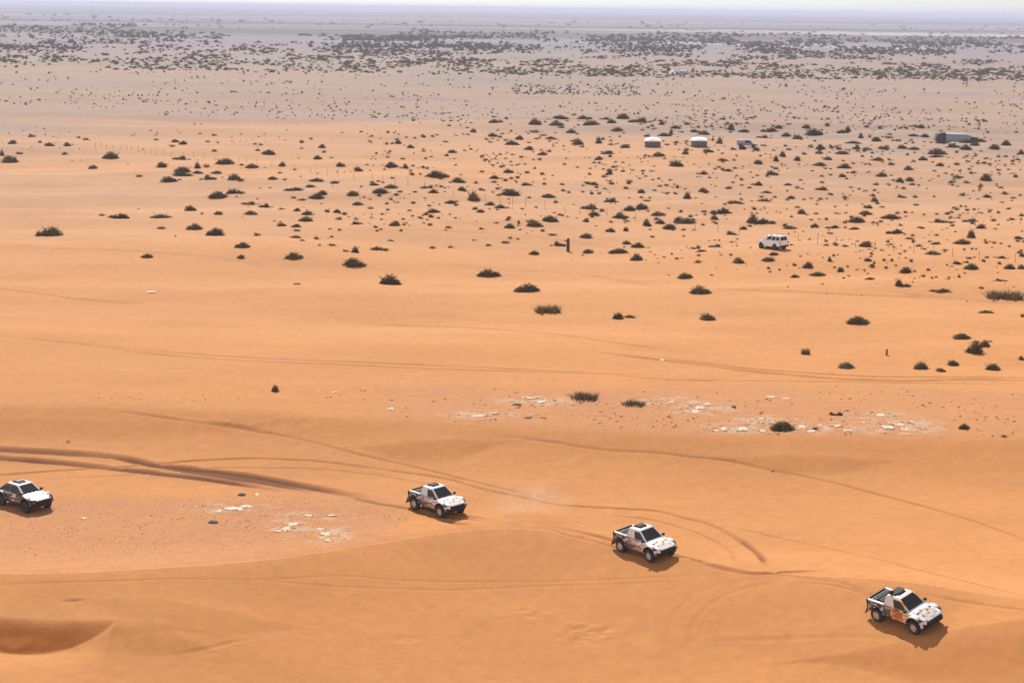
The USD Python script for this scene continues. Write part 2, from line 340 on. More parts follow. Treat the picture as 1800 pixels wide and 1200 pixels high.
UsdGeom.PrimvarsAPI(gm).CreatePrimvar('gravel', Sdf.ValueTypeNames.FloatArray, 'vertex').Set(Vt.FloatArray.FromNumpy((grav * 0.6).astype(np.float32)))
tag(gm.GetPrim(), 'orange desert sand with dunes, wheel tracks and gravel flats reaching the horizon', 'ground', kind='structure')

# haze: one even volume over the whole plain
haze_mat = usdkit.material(stage, '/World/Looks/haze_air', {'v': ('principled_volume', {'color': (0.52, 0.54, 0.70), 'density': HAZE_DENSITY, 'anisotropy': 0.1})}, [], volume='v.volume')
hz = trimesh.creation.box([150000, 130000, 65]); hz.apply_translation([0, 0, 47 - 32.5 + float(max(0, 0))])
hz.apply_translation([0, 0, 0])
obj('haze', hz, haze_mat); tag(stage.GetPrimAtPath('/World/haze'), 'pale dusty air over the plain', 'haze', kind='stuff')

# ------------------------------------------------------------------ materials of the made things
def livery_paint(name, dust):
    return usdkit.material(stage, '/World/Looks/' + name, {
    'a': ('attribute', {'attribute': 'paint'}), 't': ('texture_coordinate', {}),
    'n': ('noise_texture', {'scale': 3.0, 'detail': 5.0, 'roughness': 0.65}),
    'r': ('rgb_ramp', {'ramp': [(0.40, (0.0, 0.0, 0.0)), (0.80, (dust, dust, dust))]}),
    'm': ('mix_color', {'blend_type': 'mix', 'b': (0.50, 0.33, 0.20)}),
    'p': ('principled_bsdf', {'roughness': 0.38, 'coat_weight': 0.25})},
    [('t.object', 'n.vector'), ('n.fac', 'r.fac'), ('r.color', 'm.fac'), ('a.color', 'm.a'), ('m.result', 'p.base_color')], surface='p.BSDF')
M_PAINT, M_PAINTD = livery_paint('livery_paint', 0.14), livery_paint('dark_livery_paint', 0.03)
M_TYRE = principled('tyre_rubber', (0.022, 0.020, 0.019), 0.9, var=0.3)
M_RIM = principled('rim_alloy', (0.52, 0.50, 0.50), 0.42, metal=0.35)
M_RIMD = principled('rim_dark', (0.035, 0.034, 0.035), 0.5)
M_GLASS = principled('tinted_glass', (0.022, 0.020, 0.020), 0.15, spec=0.35)
M_BLACK = principled('black_plastic', (0.016, 0.015, 0.015), 0.7, spec=0.15)
M_CHASSIS = principled('dusty_chassis', (0.045, 0.036, 0.030), 0.8, var=0.4)
M_FLAP = principled('mud_flap_rubber', (0.10, 0.055, 0.03), 0.85)
M_LAMP = principled('lamp_lens', (0.55, 0.56, 0.58), 0.15)
M_RED = principled('tail_lens', (0.35, 0.02, 0.015), 0.2)
M_ORANGE = principled('orange_plastic', (0.62, 0.20, 0.03), 0.45)
M_SKID = principled('skid_plate', (0.30, 0.27, 0.24), 0.5, metal=0.4)
M_WHITE = principled('white_paint', (0.60, 0.61, 0.64), 0.3, coat=0.4)
M_CANVASW = principled('white_canvas', (0.78, 0.79, 0.82), 0.9, var=0.05)
M_CANVASG = principled('grey_canvas', (0.105, 0.095, 0.10), 0.95, var=0.08)
M_GOATHAIR = principled('dark_tent_cloth', (0.050, 0.042, 0.042), 0.95, var=0.3)
M_BLUEGREY = principled('blue_grey_paint', (0.17, 0.205, 0.27), 0.45)
M_TARP = principled('pale_tarpaulin', (0.27, 0.29, 0.34), 0.8, var=0.1)
M_WOOD = principled('weathered_wood', (0.16, 0.105, 0.068), 0.9, var=0.35)
M_DARKWOOD = principled('charred_wood', (0.035, 0.028, 0.024), 0.9, var=0.3)
M_ROCKD = principled('dark_stone', (0.10, 0.085, 0.075), 0.9, var=0.35)
M_ROCKB = principled('brown_stone', (0.26, 0.14, 0.075), 0.95, var=0.3)
M_GYPSUM = principled('pale_gypsum', (0.45, 0.345, 0.26), 0.95, var=0.22)

# ------------------------------------------------------------------ vehicles
def prism(profile, y0, y1):
    """A profile in (x, z) swept along y."""
    m = Manifold.extrude(CrossSection([profile]), y1 - y0).rotate([90, 0, 0])
    return m.translate([0, y1, 0])
def slab_top(profile, z0, z1):
    return Manifold.extrude(CrossSection([profile]), z1 - z0).translate([0, 0, z0])
def cross_yz(profile, x0, x1):
    """A profile in (y, z) swept along x."""
    m = Manifold.extrude(CrossSection([profile]), x1 - x0)          # (a, b, h)
    return m.rotate([90, 0, 0]).rotate([0, 0, 90]).translate([x0, 0, 0])
def bx(x0, x1, y0, y1, z0, z1):
    return Manifold.cube([x1 - x0, y1 - y0, z1 - z0]).translate([x0, y0, z0])
def ccw(p):
    p = [tuple(map(float, q)) for q in p]
    s = sum(a[0] * b[1] - b[0] * a[1] for a, b in zip(p, p[1:] + p[:1]))
    return p if s > 0 else p[::-1]
def arch(cx, cz, ro, ri, z_min, y0, y1):
    o = Manifold.cylinder(y1 - y0, ro, ro, 40).rotate([90, 0, 0]).translate([cx, y1, cz])
    i = Manifold.cylinder(y1 - y0 + .2, ri, ri, 40).rotate([90, 0, 0]).translate([cx, y1 + .1, cz])
    return (o - i) ^ bx(cx - 2, cx + 2, y0 - .1, y1 + .1, z_min, 5)
def hullpts(p): return Manifold.hull_points([tuple(map(float, q)) for q in p])
def inset_quad(q, out, grow=0.0, thick=0.03):
    """A thin pane over a quad of four corners (counter-clockwise seen from outside), standing proud by out."""
    q = np.array(q, float)
    n = np.cross(q[1] - q[0], q[3] - q[0]); n /= np.linalg.norm(n)
    return hullpts(np.vstack([q + n * out, q + n * (out - thick)]))
def fine(m, L=0.06): return m.refine_to_length(L)

def wheel_parts(parent, x, y, r, w, rimr, rim_mat, turn=0.0):
    prof = [(rimr * .96, -w / 2 + .02), (r * .90, -w / 2), (r * .985, -w * .36), (r, -w * .2), (r, w * .2), (r * .985, w * .36), (r * .90, w / 2), (rimr * .96, w / 2 - .02)]
    tyre = trimesh.creation.revolve(np.array(prof + prof[:1]), sections=36)
    lug = []
    for k in range(26):
        for s in (-1, 1):
            b = trimesh.creation.box([.07, .035, w * .30]); b.apply_translation([0, r + .004, s * w * .22]); b.apply_transform(trimesh.transformations.rotation_matrix(2 * math.pi * (k + .25 * s) / 26, [0, 0, 1])); lug.append(b)
    tyre = trimesh.util.concatenate([tyre] + lug)
    side = 1 if y > 0 else -1
    disc = [trimesh.creation.revolve(np.array([(0, w * .12), (rimr * .22, w * .20), (rimr * .30, w * .10), (rimr * .80, w * .14), (rimr * .90, w * .47), (rimr, w * .47), (rimr, -w * .4), (rimr * .9, -w * .4), (0, -w * .1), (0, w * .12)]), sections=32)]
    for k in range(8):
        b = trimesh.creation.box([rimr * .6, .05, .04]); b.apply_translation([rimr * .55, 0, w * .2]); b.apply_transform(trimesh.transformations.rotation_matrix(2 * math.pi * k / 8, [0, 0, 1])); disc.append(b)
    rim = trimesh.util.concatenate(disc)
    for m in (tyre, rim):
        m.apply_transform(trimesh.transformations.rotation_matrix(-side * math.pi / 2, [1, 0, 0]))
        if turn:
            m.apply_transform(trimesh.transformations.rotation_matrix(turn, [0, 0, 1]))
        m.apply_translation([x, y, r])
    wp = UsdGeom.Xform.Define(stage, parent + '/' + numbered('wheel', parent)).GetPrim()
    obj('tyre', tyre, M_TYRE, str(wp.GetPath()), smooth=35)
    obj('rim', rim, rim_mat, str(wp.GetPath()), smooth=35)

WHT, OFFW, BLK = np.array([.53, .54, .58]), np.array([.36, .33, .32]), np.array([.025, .023, .023])
ORG, PEACH, BRN, GRY = np.array([.62, .22, .05]), np.array([.74, .47, .29]), np.array([.26, .09, .03]), np.array([.33, .31, .32])
_dr = np.random.default_rng(404)
DECALS = [(_dr.uniform(-2.3, 2.3), _dr.uniform(.55, 1.28), _dr.uniform(.05, .26), _dr.uniform(.025, .07), np.array(c)) for c in
          [(.03, .03, .03)] * 30 + [(.30, .29, .30)] * 12 + [(.55, .16, .03)] * 5 + [(.10, .14, .30)] * 3 for _ in (0,)]
HOODS = [(_dr.uniform(1.15, 2.3), _dr.uniform(-.8, .8), _dr.uniform(.03, .12), _dr.uniform(.04, .16), np.array(c)) for c in [(.30, .30, .32)] * 9 + [(.04, .04, .04)] * 5 + [(.55, .30, .16)] * 3]
def hood_marks(c, v):
    for cx, cy, hx, hy, col in HOODS:
        c[(np.abs(v[:, 0] - cx) < hx) & (np.abs(v[:, 1] - cy) < hy)] = col
def trims(c, v, plain=False):
    x, y, z = v[:, 0], np.abs(v[:, 1]), v[:, 2]
    for cx, cz, hx, hz, col in DECALS:
        if plain and col[0] > .5:
            continue
        c[(y > .84) & (np.abs(x - cx) < hx) & (np.abs(z - cz) < hz)] = col
    for wx in (1.55, -1.55):
        c[(y > .6) & (np.hypot(x - wx, z - .53) < .645)] = BLK
    return c
def livery_white(part):
    def f(v):
        x, y, z = v[:, 0], np.abs(v[:, 1]), v[:, 2]
        c = np.tile(WHT, (len(v), 1))
        if part == 'body':
            side = y > .80
            c[side & (z < 1.12) & (x < .2) & (x > -1.0)] = OFFW * np.array([1, .97, .96])
            c[side & (x > -1.05) & (x < .55) & (z < .80 + .10 * (x + 1) ) & (z > .56)] = BLK * 1.6
            c[side & (x > .1) & (x < .95) & (z < .86 - .25 * (x - .1)) & (z > .40)] = OFFW * np.array([1.12, .98, .92])
            c[side & (x < -.9) & (z < .95)] = BLK * 2
            c[side & (x > .9) & (z < .80)] = BLK * 2
            c[side & (x > -.9) & (x < .15) & (z > .86) & (z < .95)] = GRY * .5
            c[side & (x > -.28) & (x < .08) & (z < .68) & (z > .52)] = ORG * .8
            c[side & (x > -.9) & (x < -.45) & (z > .93) & (z < 1.02)] = GRY
            c[side & (x > -1.0) & (x < .4) & (z > 1.16)] = GRY * .35
            c[side & (x < -1.0) & (z > 1.10)] = BLK * 1.5
            c[(z < .5)] = BLK * 2
            trims(c, v)
        if part == 'bonnet':
            c[(v[:, 1] > -.42) & (v[:, 1] < .66) & (x > 1.35) & (x < 2.25)] = np.array([.60, .47, .39])
            hood_marks(c, v)
        return c
    return f
def livery_orange(part):
    def f(v):
        x, y, z = v[:, 0], np.abs(v[:, 1]), v[:, 2]
        c = np.tile(WHT, (len(v), 1))
        if part == 'body':
            side = y > .80
            c[side & (x > -.35) & (x < 1.0) & (z > .42)] = PEACH * np.array([.95, .72, .55])
            c[side & (x > -.25) & (x < .62) & (z > .70) & (z < 1.18) & (z > .62 + .45 * (x - .1))] = BRN
            c[side & (x > .62) & (x < .86) & (z > .6)] = np.array([.74, .52, .40])
            c[side & (x < -.35) & (x > -1.0)] = BLK * 1.8
            c[side & (x > -1.0) & (x < .3) & (z > 1.17)] = BLK * 2
            c[side & (x < -1.0) & (z > 1.10)] = BLK * 1.5
            c[(z < .5)] = BLK * 2
            trims(c, v)
        if part == 'cab':
            c[(x > .05) & (x < .66) & (z < 1.86) & (y > .3)] = ORG
            c[(x > .02) & (x < .50) & (z > 1.78)] = np.array([.80, .62, .50])
        if part == 'bonnet':
            yy = v[:, 1] * 1.0
            e = ((x - 1.88) / .40) ** 2 + (yy / .50) ** 2
            c[e < 1.25] = GRY * .9
            c[e < .55] = np.array([.78, .42, .22])
            c[(e < .9) & (x > 1.95)] = np.array([.50, .46, .45])
            hood_marks(c, v)
        return c
    return f
def livery_dark(part):
    def f(v):
        x, y, z = v[:, 0], np.abs(v[:, 1]), v[:, 2]
        c = np.tile(BLK * 1.3, (len(v), 1))
        if part == 'body':
            s = y > .8
            c[s & (x > -.15) & (x < .25) & (z > .92) & (z < 1.2)] = GRY * 1.4
            c[s & (x > -.35) & (x < .15) & (z > .60) & (z < .78)] = GRY * 1.2
            c[s & (x > .3) & (x < .95) & (z > .66) & (z < .84)] = GRY * .45
            c[s & (x < -.75) & (x > -1.5) & (z > 1.08)] = GRY * .9
            trims(c, v, True)
        if part == 'cab':
            c[z > 1.66] = WHT
            c[(x > .12) & (z > 1.35) & (y > .62)] = WHT
            c[(x < -.45) & (x > -.7) & (z > 1.35)] = GRY
            c[(x < -.75) & (z < 1.80)] = BLK * 1.3
            c[(y > .5) & (x < .1) & (z < 1.80)] = BLK * 1.6
        if part == 'bonnet':
            c[:] = WHT * 1.05
        return c
    return f

def rally_truck(label, livery, rim_mat, closed=False, roof_box=False, group=None):
    MP = M_PAINTD if closed else M_PAINT
    t = thing('rally_truck', label, 'rally car', group)
    P = str(t.GetPath())
    fx, rx, wz, R = 1.55, -1.55, .47, .47
    prof = [(2.30, .60), (2.44, .78), (2.42, 1.00), (1.08, 1.26), (-.95, 1.30), (-2.30, 1.27), (-2.36, 1.10), (-2.20, .72), (-.9, .44), (1.0, .44)]
    low = prism(ccw(prof), -1.1, 1.1)
    low = low ^ slab_top(ccw([(2.46, -.55), (2.46, .55), (2.22, .86), (1.0, .98), (-2.4, .98), (-2.4, -.98), (1.0, -.98), (2.22, -.86)]), 0, 3)
    low = low ^ cross_yz(ccw([(-.86, .40), (.86, .40), (1.0, .70), (.99, 1.0), (.90, 1.31), (-.90, 1.31), (-.99, 1.0), (-1.0, .70)]), -3, 3)
    flare = Manifold()
    for x in (fx, rx):
        for s in (-1, 1):
            y0, y1 = (.70, 1.10) if s > 0 else (-1.10, -.70)
            flare = flare + arch(x, .53, .70, .60, .62, y0, y1)
    body = low + flare
    for x in (fx, rx):
        for s in (-1, 1):
            y0, y1 = (.52, 1.4) if s > 0 else (-1.4, -.52)
            body = body - Manifold.cylinder(y1 - y0, .60, .60, 40).rotate([90, 0, 0]).translate([x, y1, .53])
    if not closed:
        body = body - bx(-2.22, -1.02, -.74, .74, .92, 2)
    body = body - bx(2.30, 2.6, -.62, .62, .70, 1.0)
    obj('body', fine(body), MP, P, color=livery('body'))
    # bonnet lies on the body and carries its own pattern
    bon = hullpts([(2.36, s * .60, 1.035) for s in (-1, 1)] + [(2.36, s * .56, .99) for s in (-1, 1)] + [(1.10, s * .92, z) for s in (-1, 1) for z in (1.22, 1.265)] + [(1.7, s * .93, z) for s in (-1, 1) for z in (1.08, 1.165)] + [(2.1, s * .84, z) for s in (-1, 1) for z in (1.0, 1.07)] + [(1.9, s * .40, 1.20) for s in (-1, 1)] + [(1.12, s * .40, 1.335) for s in (-1, 1)])
    obj('bonnet', fine(bon), MP, P, color=livery('bonnet'))
    # cab
    rb, rt = (-2.05, -1.15) if closed else (-1.02, -.86)
    zt = 1.86 if closed else 1.95
    cab = hullpts([(1.10, s * .86, 1.25) for s in (-1, 1)] + [(rb, s * .88, 1.25) for s in (-1, 1)] + [(.22, s * .66, zt - .05) for s in (-1, 1)] + [(.10, s * .58, zt) for s in (-1, 1)] +
                  [(rt, s * .62, zt - .02) for s in (-1, 1)] + [(rt + .12, s * .54, zt + .01) for s in (-1, 1)] + [(rt - .04, s * .70, zt - .10) for s in (-1, 1)])
    obj('cab', fine(cab), MP, P, color=livery('cab'))
    lerp = lambda a, b, k: np.array(a) + (np.array(b) - np.array(a)) * k
    A, B = np.array([1.10, -.86, 1.25]), np.array([.22, -.66, zt - .05])
    Am, Bm = A * [1, -1, 1], B * [1, -1, 1]
    q = [lerp(lerp(A, B, .14), lerp(Am, Bm, .14), .07), lerp(lerp(A, B, .14), lerp(Am, Bm, .14), .93), lerp(lerp(A, B, .97), lerp(Am, Bm, .97), .93), lerp(lerp(A, B, .97), lerp(Am, Bm, .97), .07)]
    obj('windscreen', inset_quad(q, .012), M_GLASS, P)
    for s in (-1, 1):
        C0, D0 = np.array([rb, -.88, 1.25]), np.array([rt, -.66, zt - .06])
        u = lambda i, j: lerp(lerp(C0, A, i), lerp(D0, B, i), j)
        i0 = (.30 if not closed else .34)
        q = [u(i0 + .12, .10), u(.93, .10), u(.90, .84), u(i0 + .16, .84)]
        if s > 0:
            q = [p * [1, -1, 1] for p in q][::-1]
        obj('side_window', inset_quad(q, .016), M_GLASS, P)
        if closed:
            q = [u(.06, .14), u(.36, .12), u(.40, .80), u(.16, .80)]
            if s > 0:
                q = [p * [1, -1, 1] for p in q][::-1]
            obj('side_window', inset_quad(q, .016), M_GLASS, P)
        m = bx(.80, .92, s * 1.0 - .11, s * 1.0 + .11, 1.30, 1.46) + bx(.80, .88, min(s * .82, s * 1.0), max(s * .82, s * 1.0), 1.30, 1.34)
        obj('mirror', m, M_BLACK, P)
        obj('headlight', hullpts([(2.335, s * .60, .98), (2.335, s * .60, 1.07), (2.24, s * .84, .96), (2.20, s * .84, 1.08), (2.1, s * .6, .98), (2.1, s * .8, 1.1)]), M_LAMP if not closed else M_BLACK, P)
        obj('tail_light', bx(-2.375, -2.30, min(s * .80, s * .94), max(s * .80, s * .94), .98, 1.16), M_RED, P)
        obj('mud_flap', hullpts([(-2.20, s * .70, .95), (-2.20, s * 1.10, .95), (-2.24, s * .70, .95), (-2.24, s * 1.10, .95), (-2.52, s * .70, .34), (-2.52, s * 1.10, .34), (-2.56, s * .70, .34), (-2.56, s * 1.10, .34)]), M_FLAP, P)
    obj('grille', hullpts([(2.20, s * .74, z) for s in (-1, 1) for z in (.58, 1.0)] + [(2.47, s * .64, z) for s in (-1, 1) for z in (.62, .99)]), M_BLACK, P)
    for s in (-1, 1):
        obj('bonnet_vent', bx(1.42, 1.62, s * .55 - .13, s * .55 + .13, 1.17, 1.245), M_BLACK, P)
    obj('front_bumper', hullpts([(2.42, s * .80, z) for s in (-1, 1) for z in (.54, .74)] + [(2.10, s * 1.0, z) for s in (-1, 1) for z in (.60, .80)] + [(2.5, s * .45, z) for s in (-1, 1) for z in (.58, .74)]), M_BLACK, P)
    obj('skid_plate', hullpts([(2.44, s * .38, .58) for s in (-1, 1)] + [(1.95, s * .42, .36) for s in (-1, 1)] + [(1.7, s * .42, .44) for s in (-1, 1)]), M_SKID, P)
    obj('chassis', bx(-2.1, 2.1, -.55, .55, .36, .60) + bx(1.45, 1.65, -.95, .95, .40, .54) + bx(-1.65, -1.45, -.95, .95, .40, .54), M_CHASSIS, P)
    if not closed:
        obj('bed_liner', bx(-2.21, -1.03, -.73, .73, .925, .96), M_BLACK, P)
        for k in (0, 1):
            sp = trimesh.creation.cylinder(.44, .26, sections=32); sp.apply_translation([-1.60, 0, 1.09 + k * .0])
            if k == 0:
                obj('spare_wheel', sp, M_TYRE, P, smooth=30)
        obj('tailgate', hullpts([(x, s * .97, z) for s in (-1, 1) for x in (-2.40, -2.33) for z in (.74, 1.36)]), M_BLACK, P)
        obj('bed_cover', hullpts([(x, s * .74, z) for s in (-1, 1) for x in (-2.30, -1.9) for z in (1.18, 1.25)]), M_BLACK, P)
        for s in (-1, 1):
            obj('bed_rail', bx(-2.32, -1.0, s * .87 - .06, s * .87 + .06, 1.275, 1.37), M_WHITE, P)
        obj('rear_window', inset_quad([(-1.015, .62, 1.34), (-1.015, -.62, 1.34), (-.90, -.54, 1.82), (-.90, .54, 1.82)], .02), M_GLASS, P)
        sc = hullpts([(-.78, s * .40, 1.94) for s in (-1, 1)] + [(-.02, s * .34, 1.94) for s in (-1, 1)] + [(-.70, s * .38, 2.06) for s in (-1, 1)] + [(-.22, s * .32, 2.05) for s in (-1, 1)])
        obj('roof_scoop', sc, M_BLACK, P)
    else:
        obj('roof_scoop', hullpts([(-.95, s * .40, 1.86) for s in (-1, 1)] + [(.02, s * .34, 1.85) for s in (-1, 1)] + [(-.85, s * .36, 1.96) for s in (-1, 1)] + [(-.15, s * .30, 1.95) for s in (-1, 1)]), M_BLACK, P)
        obj('roof_vent', bx(-.52, -.40, -.30, .30, 1.95, 2.01), M_LAMP, P)
    if roof_box:
        obj('roof_box', bx(-.82, -.30, -.50, .46, 1.965, 2.05) + bx(-.80, -.62, -.50, -.28, 2.05, 2.15), M_BLACK, P)
        obj('roof_beacon', bx(-.78, -.66, -.46, -.34, 2.15, 2.21), M_ORANGE, P)
    for x, turn in ((fx, -.10), (rx, 0)):
        for s in (-1, 1):
            wheel_parts(P, x, s * .96, R, .33, .245, rim_mat, turn)
    return t

def pose(prim, px, py, heading, scale=1.0, lift=-0.03, base=1.55, half=.96, squash=1.0):
    """Stands a vehicle on the ground with its wheels touching. px, py: the pixel under its centre; heading in degrees from +x towards the viewer."""
    g = ground([px], [py])[0]
    a = -math.radians(heading)
    f = np.array([math.cos(a), math.sin(a)]); l = np.array([-f[1], f[0]])
    pts = np.array([g[:2] + scale * (sx * base * f + sy * half * l) for sx, sy in ((1, 1), (1, -1), (-1, 1), (-1, -1))])
    z = height(pts[:, 0], pts[:, 1])
    fz, bz, lz, rz = (z[0] + z[1]) / 2, (z[2] + z[3]) / 2, (z[0] + z[2]) / 2, (z[1] + z[3]) / 2
    X = np.array([*(f * 2 * base * scale), fz - bz]); X /= np.linalg.norm(X)
    Y = np.array([*(l * 2 * half * scale), lz - rz]); Y -= X * (X @ Y); Y /= np.linalg.norm(Y)
    Z = np.cross(X, Y)
    o = np.array([*g[:2], z.mean() + lift])
    placed(prim, None, matrix=Gf.Matrix4d(*(X * scale * squash), 0, *(Y * scale), 0, *(Z * scale), 0, *o, 1))

t1 = rally_truck('white rally pickup kicking dust, in the middle of the convoy beside the gravel flat', livery_white, M_RIM)
pose(t1, 769, 897, 46, squash=.95)
t2 = rally_truck('white rally pickup on the bare dune crest, between two others, black front', livery_white, M_RIM)
pose(t2, 1135, 968.5, 50, squash=.95)
t3 = rally_truck('white and orange rally pickup leading the convoy down the near dune, roof box on top', livery_orange, M_RIM, roof_box=True)
pose(t3, 1593, 1090, 50, squash=.95)
t0 = rally_truck('black rally car with white bonnet and roof, cut by the left picture edge', livery_dark, M_RIMD, closed=True)
pose(t0, 43, 889, 38, squash=.96)

def offroader():
    t = thing('off_road_car', 'white off-road estate car seen from behind, parked among bushes on the plain', 'car')
    P = str(t.GetPath())
    o2 = lambda name, m, mat, parent, **k: obj(name, m.scale([.84, 1, 1]), mat, parent, **k)   # a short wheelbase
    low = prism(ccw([(2.40, .55), (2.45, .80), (2.38, 1.02), (1.05, 1.16), (-2.38, 1.18), (-2.44, .9), (-2.40, .52), (-1.0, .40), (1.0, .40)]), -1, 1)
    low = low ^ cross_yz(ccw([(-.90, .3), (.90, .3), (.98, .7), (.97, 1.0), (.88, 1.2), (-.88, 1.2), (-.97, 1.0), (-.98, .7)]), -3, 3)
    low = low ^ slab_top(ccw([(2.46, -.70), (2.46, .70), (2.0, .97), (-2.2, .98), (-2.45, .88), (-2.45, -.88), (-2.2, -.98), (2.0, -.97)]), 0, 3)
    for x in (1.42, -1.43):
        for s in (-1, 1):
            y0, y1 = (.6, 1.4) if s > 0 else (-1.4, -.6)
            low = low - Manifold.cylinder(y1 - y0, .46, .46, 32).rotate([90, 0, 0]).translate([x, y1, .42])
    o2('body', low, M_WHITE, P, smooth=25)
    cab = hullpts([(1.10, s * .86, 1.16) for s in (-1, 1)] + [(.25, s * .68, 1.82) for s in (-1, 1)] + [(.1, s * .6, 1.86) for s in (-1, 1)] + [(-2.1, s * .66, 1.88) for s in (-1, 1)] + [(-2.22, s * .68, 1.82) for s in (-1, 1)] + [(-2.40, s * .86, 1.16) for s in (-1, 1)])
    o2('cabin', cab, M_WHITE, P, smooth=20)
    lerp = lambda a, b, k: np.array(a) + (np.array(b) - np.array(a)) * k
    A, B, C0, D0 = np.array([1.10, -.86, 1.16]), np.array([.25, -.68, 1.82]), np.array([-2.40, -.86, 1.16]), np.array([-2.22, -.68, 1.82])
    for s in (-1, 1):
        for i0, i1 in ((.03, .25), (.29, .56), (.60, .88)):
            u = lambda i, j: lerp(lerp(C0, A, i), lerp(D0, B, i), j)
            q = [u(i0, .18), u(i1, .18), u(i1 - (.02 if i1 > .8 else 0), .86), u(i0 + .01, .86)]
            if s > 0:
                q = [p * [1, -1, 1] for p in q][::-1]
            o2('side_window', inset_quad(q, .012), M_GLASS, P)
        o2('mirror', bx(.82, .95, min(s * .9, s * 1.12), max(s * .9, s * 1.12), 1.18, 1.36), M_WHITE, P)
        o2('headlight', bx(2.36, 2.45, min(s * .55, s * .85), max(s * .55, s * .85), .82, 1.0), M_LAMP, P)
        o2('tail_light', bx(-2.46, -2.38, min(s * .72, s * .90), max(s * .72, s * .90), .86, 1.12), M_RED, P)
        o2('roof_rail', bx(-1.9, 0, s * .60 - .03, s * .60 + .03, 1.87, 1.92), M_BLACK, P)
    q = [lerp(A, A * [1, -1, 1], .08) + [-.10, 0, .07], lerp(A, A * [1, -1, 1], .92) + [-.10, 0, .07], lerp(B, B * [1, -1, 1], .92), lerp(B, B * [1, -1, 1], .08)]
    o2('windscreen', inset_quad(q, .02), M_GLASS, P)
    Cm, Dm = C0 * [1, -1, 1], D0 * [1, -1, 1]
    q = [lerp(lerp(Cm, Dm, .18), lerp(C0, D0, .18), .09), lerp(lerp(Cm, Dm, .18), lerp(C0, D0, .18), .91), lerp(lerp(Cm, Dm, .88), lerp(C0, D0, .88), .91), lerp(lerp(Cm, Dm, .88), lerp(C0, D0, .88), .09)]
    o2('rear_window', inset_quad(q, .015), M_GLASS, P)
    o2('rear_bumper', bx(-2.52, -2.38, -.88, .88, .44, .62), M_BLACK, P)
    o2('number_plate', bx(-2.455, -2.43, -.26, .26, .86, .98), M_LAMP, P)
    o2('chassis', bx(-2.2, 2.2, -.6, .6, .28, .5), M_CHASSIS, P)
    for x in (1.42, -1.43):
        for s in (-1, 1):
            wheel_parts(P, x * .84, s * .86, .40, .26, .25, M_RIMD)
    return t
suv = offroader()
pose(suv, 1358, 436.5, 180 + 50, scale=1.04, base=1.19, half=.86)

# ------------------------------------------------------------------ camp on the plain
def px_per_m(p): return FPX / ((np.asarray(p) - CAM) @ c_f)
def sit(px, py, back=0.0):
    g = ground([px], [py])[0]
    g[1] += back; g[2] = height(g[0], g[1])
    return g
def round_tent(px, py, wpx, hpx, label):
    t = thing('round_tent', label, 'tent')
    P = str(t.GetPath())
    g = sit(px, py); k = px_per_m(g); r = wpx / k / 2; h = hpx / k
    g[1] += r; g[2] = height(g[0], g[1]) - .05
    n = 40
    ang = np.linspace(0, 2 * math.pi, n, endpoint=False)
    ring = lambda e: np.stack([np.sign(np.cos(ang)) * np.abs(np.cos(ang)) ** e * r, np.sign(np.sin(ang)) * np.abs(np.sin(ang)) ** e * r], 1)
    sq = ring(.55)
    wall = slab_top(ccw(sq * .97), 0, h * .70)
    obj('wall', wall, M_CANVASG, P, smooth=30)
    eave = hullpts(np.vstack([np.c_[sq * 1.02, np.full(n, h * .66)], np.c_[sq * 1.03, np.full(n, h * .72)], np.c_[sq * .80, np.full(n, h * .90)], np.c_[sq * .45, np.full(n, h * .98)], [[0, 0, h]]]))
    obj('roof', eave, M_CANVASW, P, smooth=40)
    obj('door_flap', bx(-.45, .45, -r * 1.0, -r * .93, 0, h * .60), M_CANVASG, P)
    obj('smoke_cap', Manifold.cylinder(.12, .35, .30, 16).translate([0, 0, h - .03]), M_CANVASW, P)
    placed(t, g)
round_tent(1148, 260, 29, 18, 'left of two round tents with white roof and grey wall')
round_tent(1230, 259.5, 29, 17, 'right of two round tents with white roof and grey wall')

def pickup(px, py, wpx, heading, label, mat):
    t = thing('parked_pickup', label, 'pickup')
    P = str(t.GetPath())
    low = prism(ccw([(2.5, .5), (2.5, 1.0), (1.2, 1.1), (-2.5, 1.1), (-2.5, .5)]), -.9, .9)
    for x in (1.55, -1.5):
        for s in (-1, 1):
            y0, y1 = (.6, 1.2) if s > 0 else (-1.2, -.6)
            low = low - Manifold.cylinder(y1 - y0, .45, .45, 24).rotate([90, 0, 0]).translate([x, y1, .42])
    obj('body', low, mat, P)
    obj('cab', hullpts([(1.4, s * .85, 1.1) for s in (-1, 1)] + [(.7, s * .7, 1.8) for s in (-1, 1)] + [(-.4, s * .7, 1.82) for s in (-1, 1)] + [(-.6, s * .85, 1.1) for s in (-1, 1)]), mat, P)
    obj('windscreen', inset_quad([(1.33, -.74, 1.18), (1.33, .74, 1.18), (.77, .62, 1.74), (.77, -.62, 1.74)], .02), M_GLASS, P)
    for s in (-1, 1):
        q = [(-.45, -.84, 1.18), (1.05, -.84, 1.18), (.66, -.72, 1.72), (-.36, -.72, 1.72)]
        if s > 0:
            q = [tuple(np.array(p) * [1, -1, 1]) for p in q][::-1]
        obj('side_window', inset_quad(q, .025), M_GLASS, P)
    obj('load_cover', bx(-2.45, -.75, -.86, .86, 1.1, 1.75), M_TARP, P)
    for x in (1.55, -1.5):
        for s in (-1, 1):
            wheel_parts(P, x, s * .8, .40, .24, .24, M_RIMD)
    pose(t, px, py, heading, base=1.5, half=.8)
    return t
pickup(1313, 259, 34, 12, 'blue-grey pickup half hidden by bushes to the right of the round tents', M_BLUEGREY)

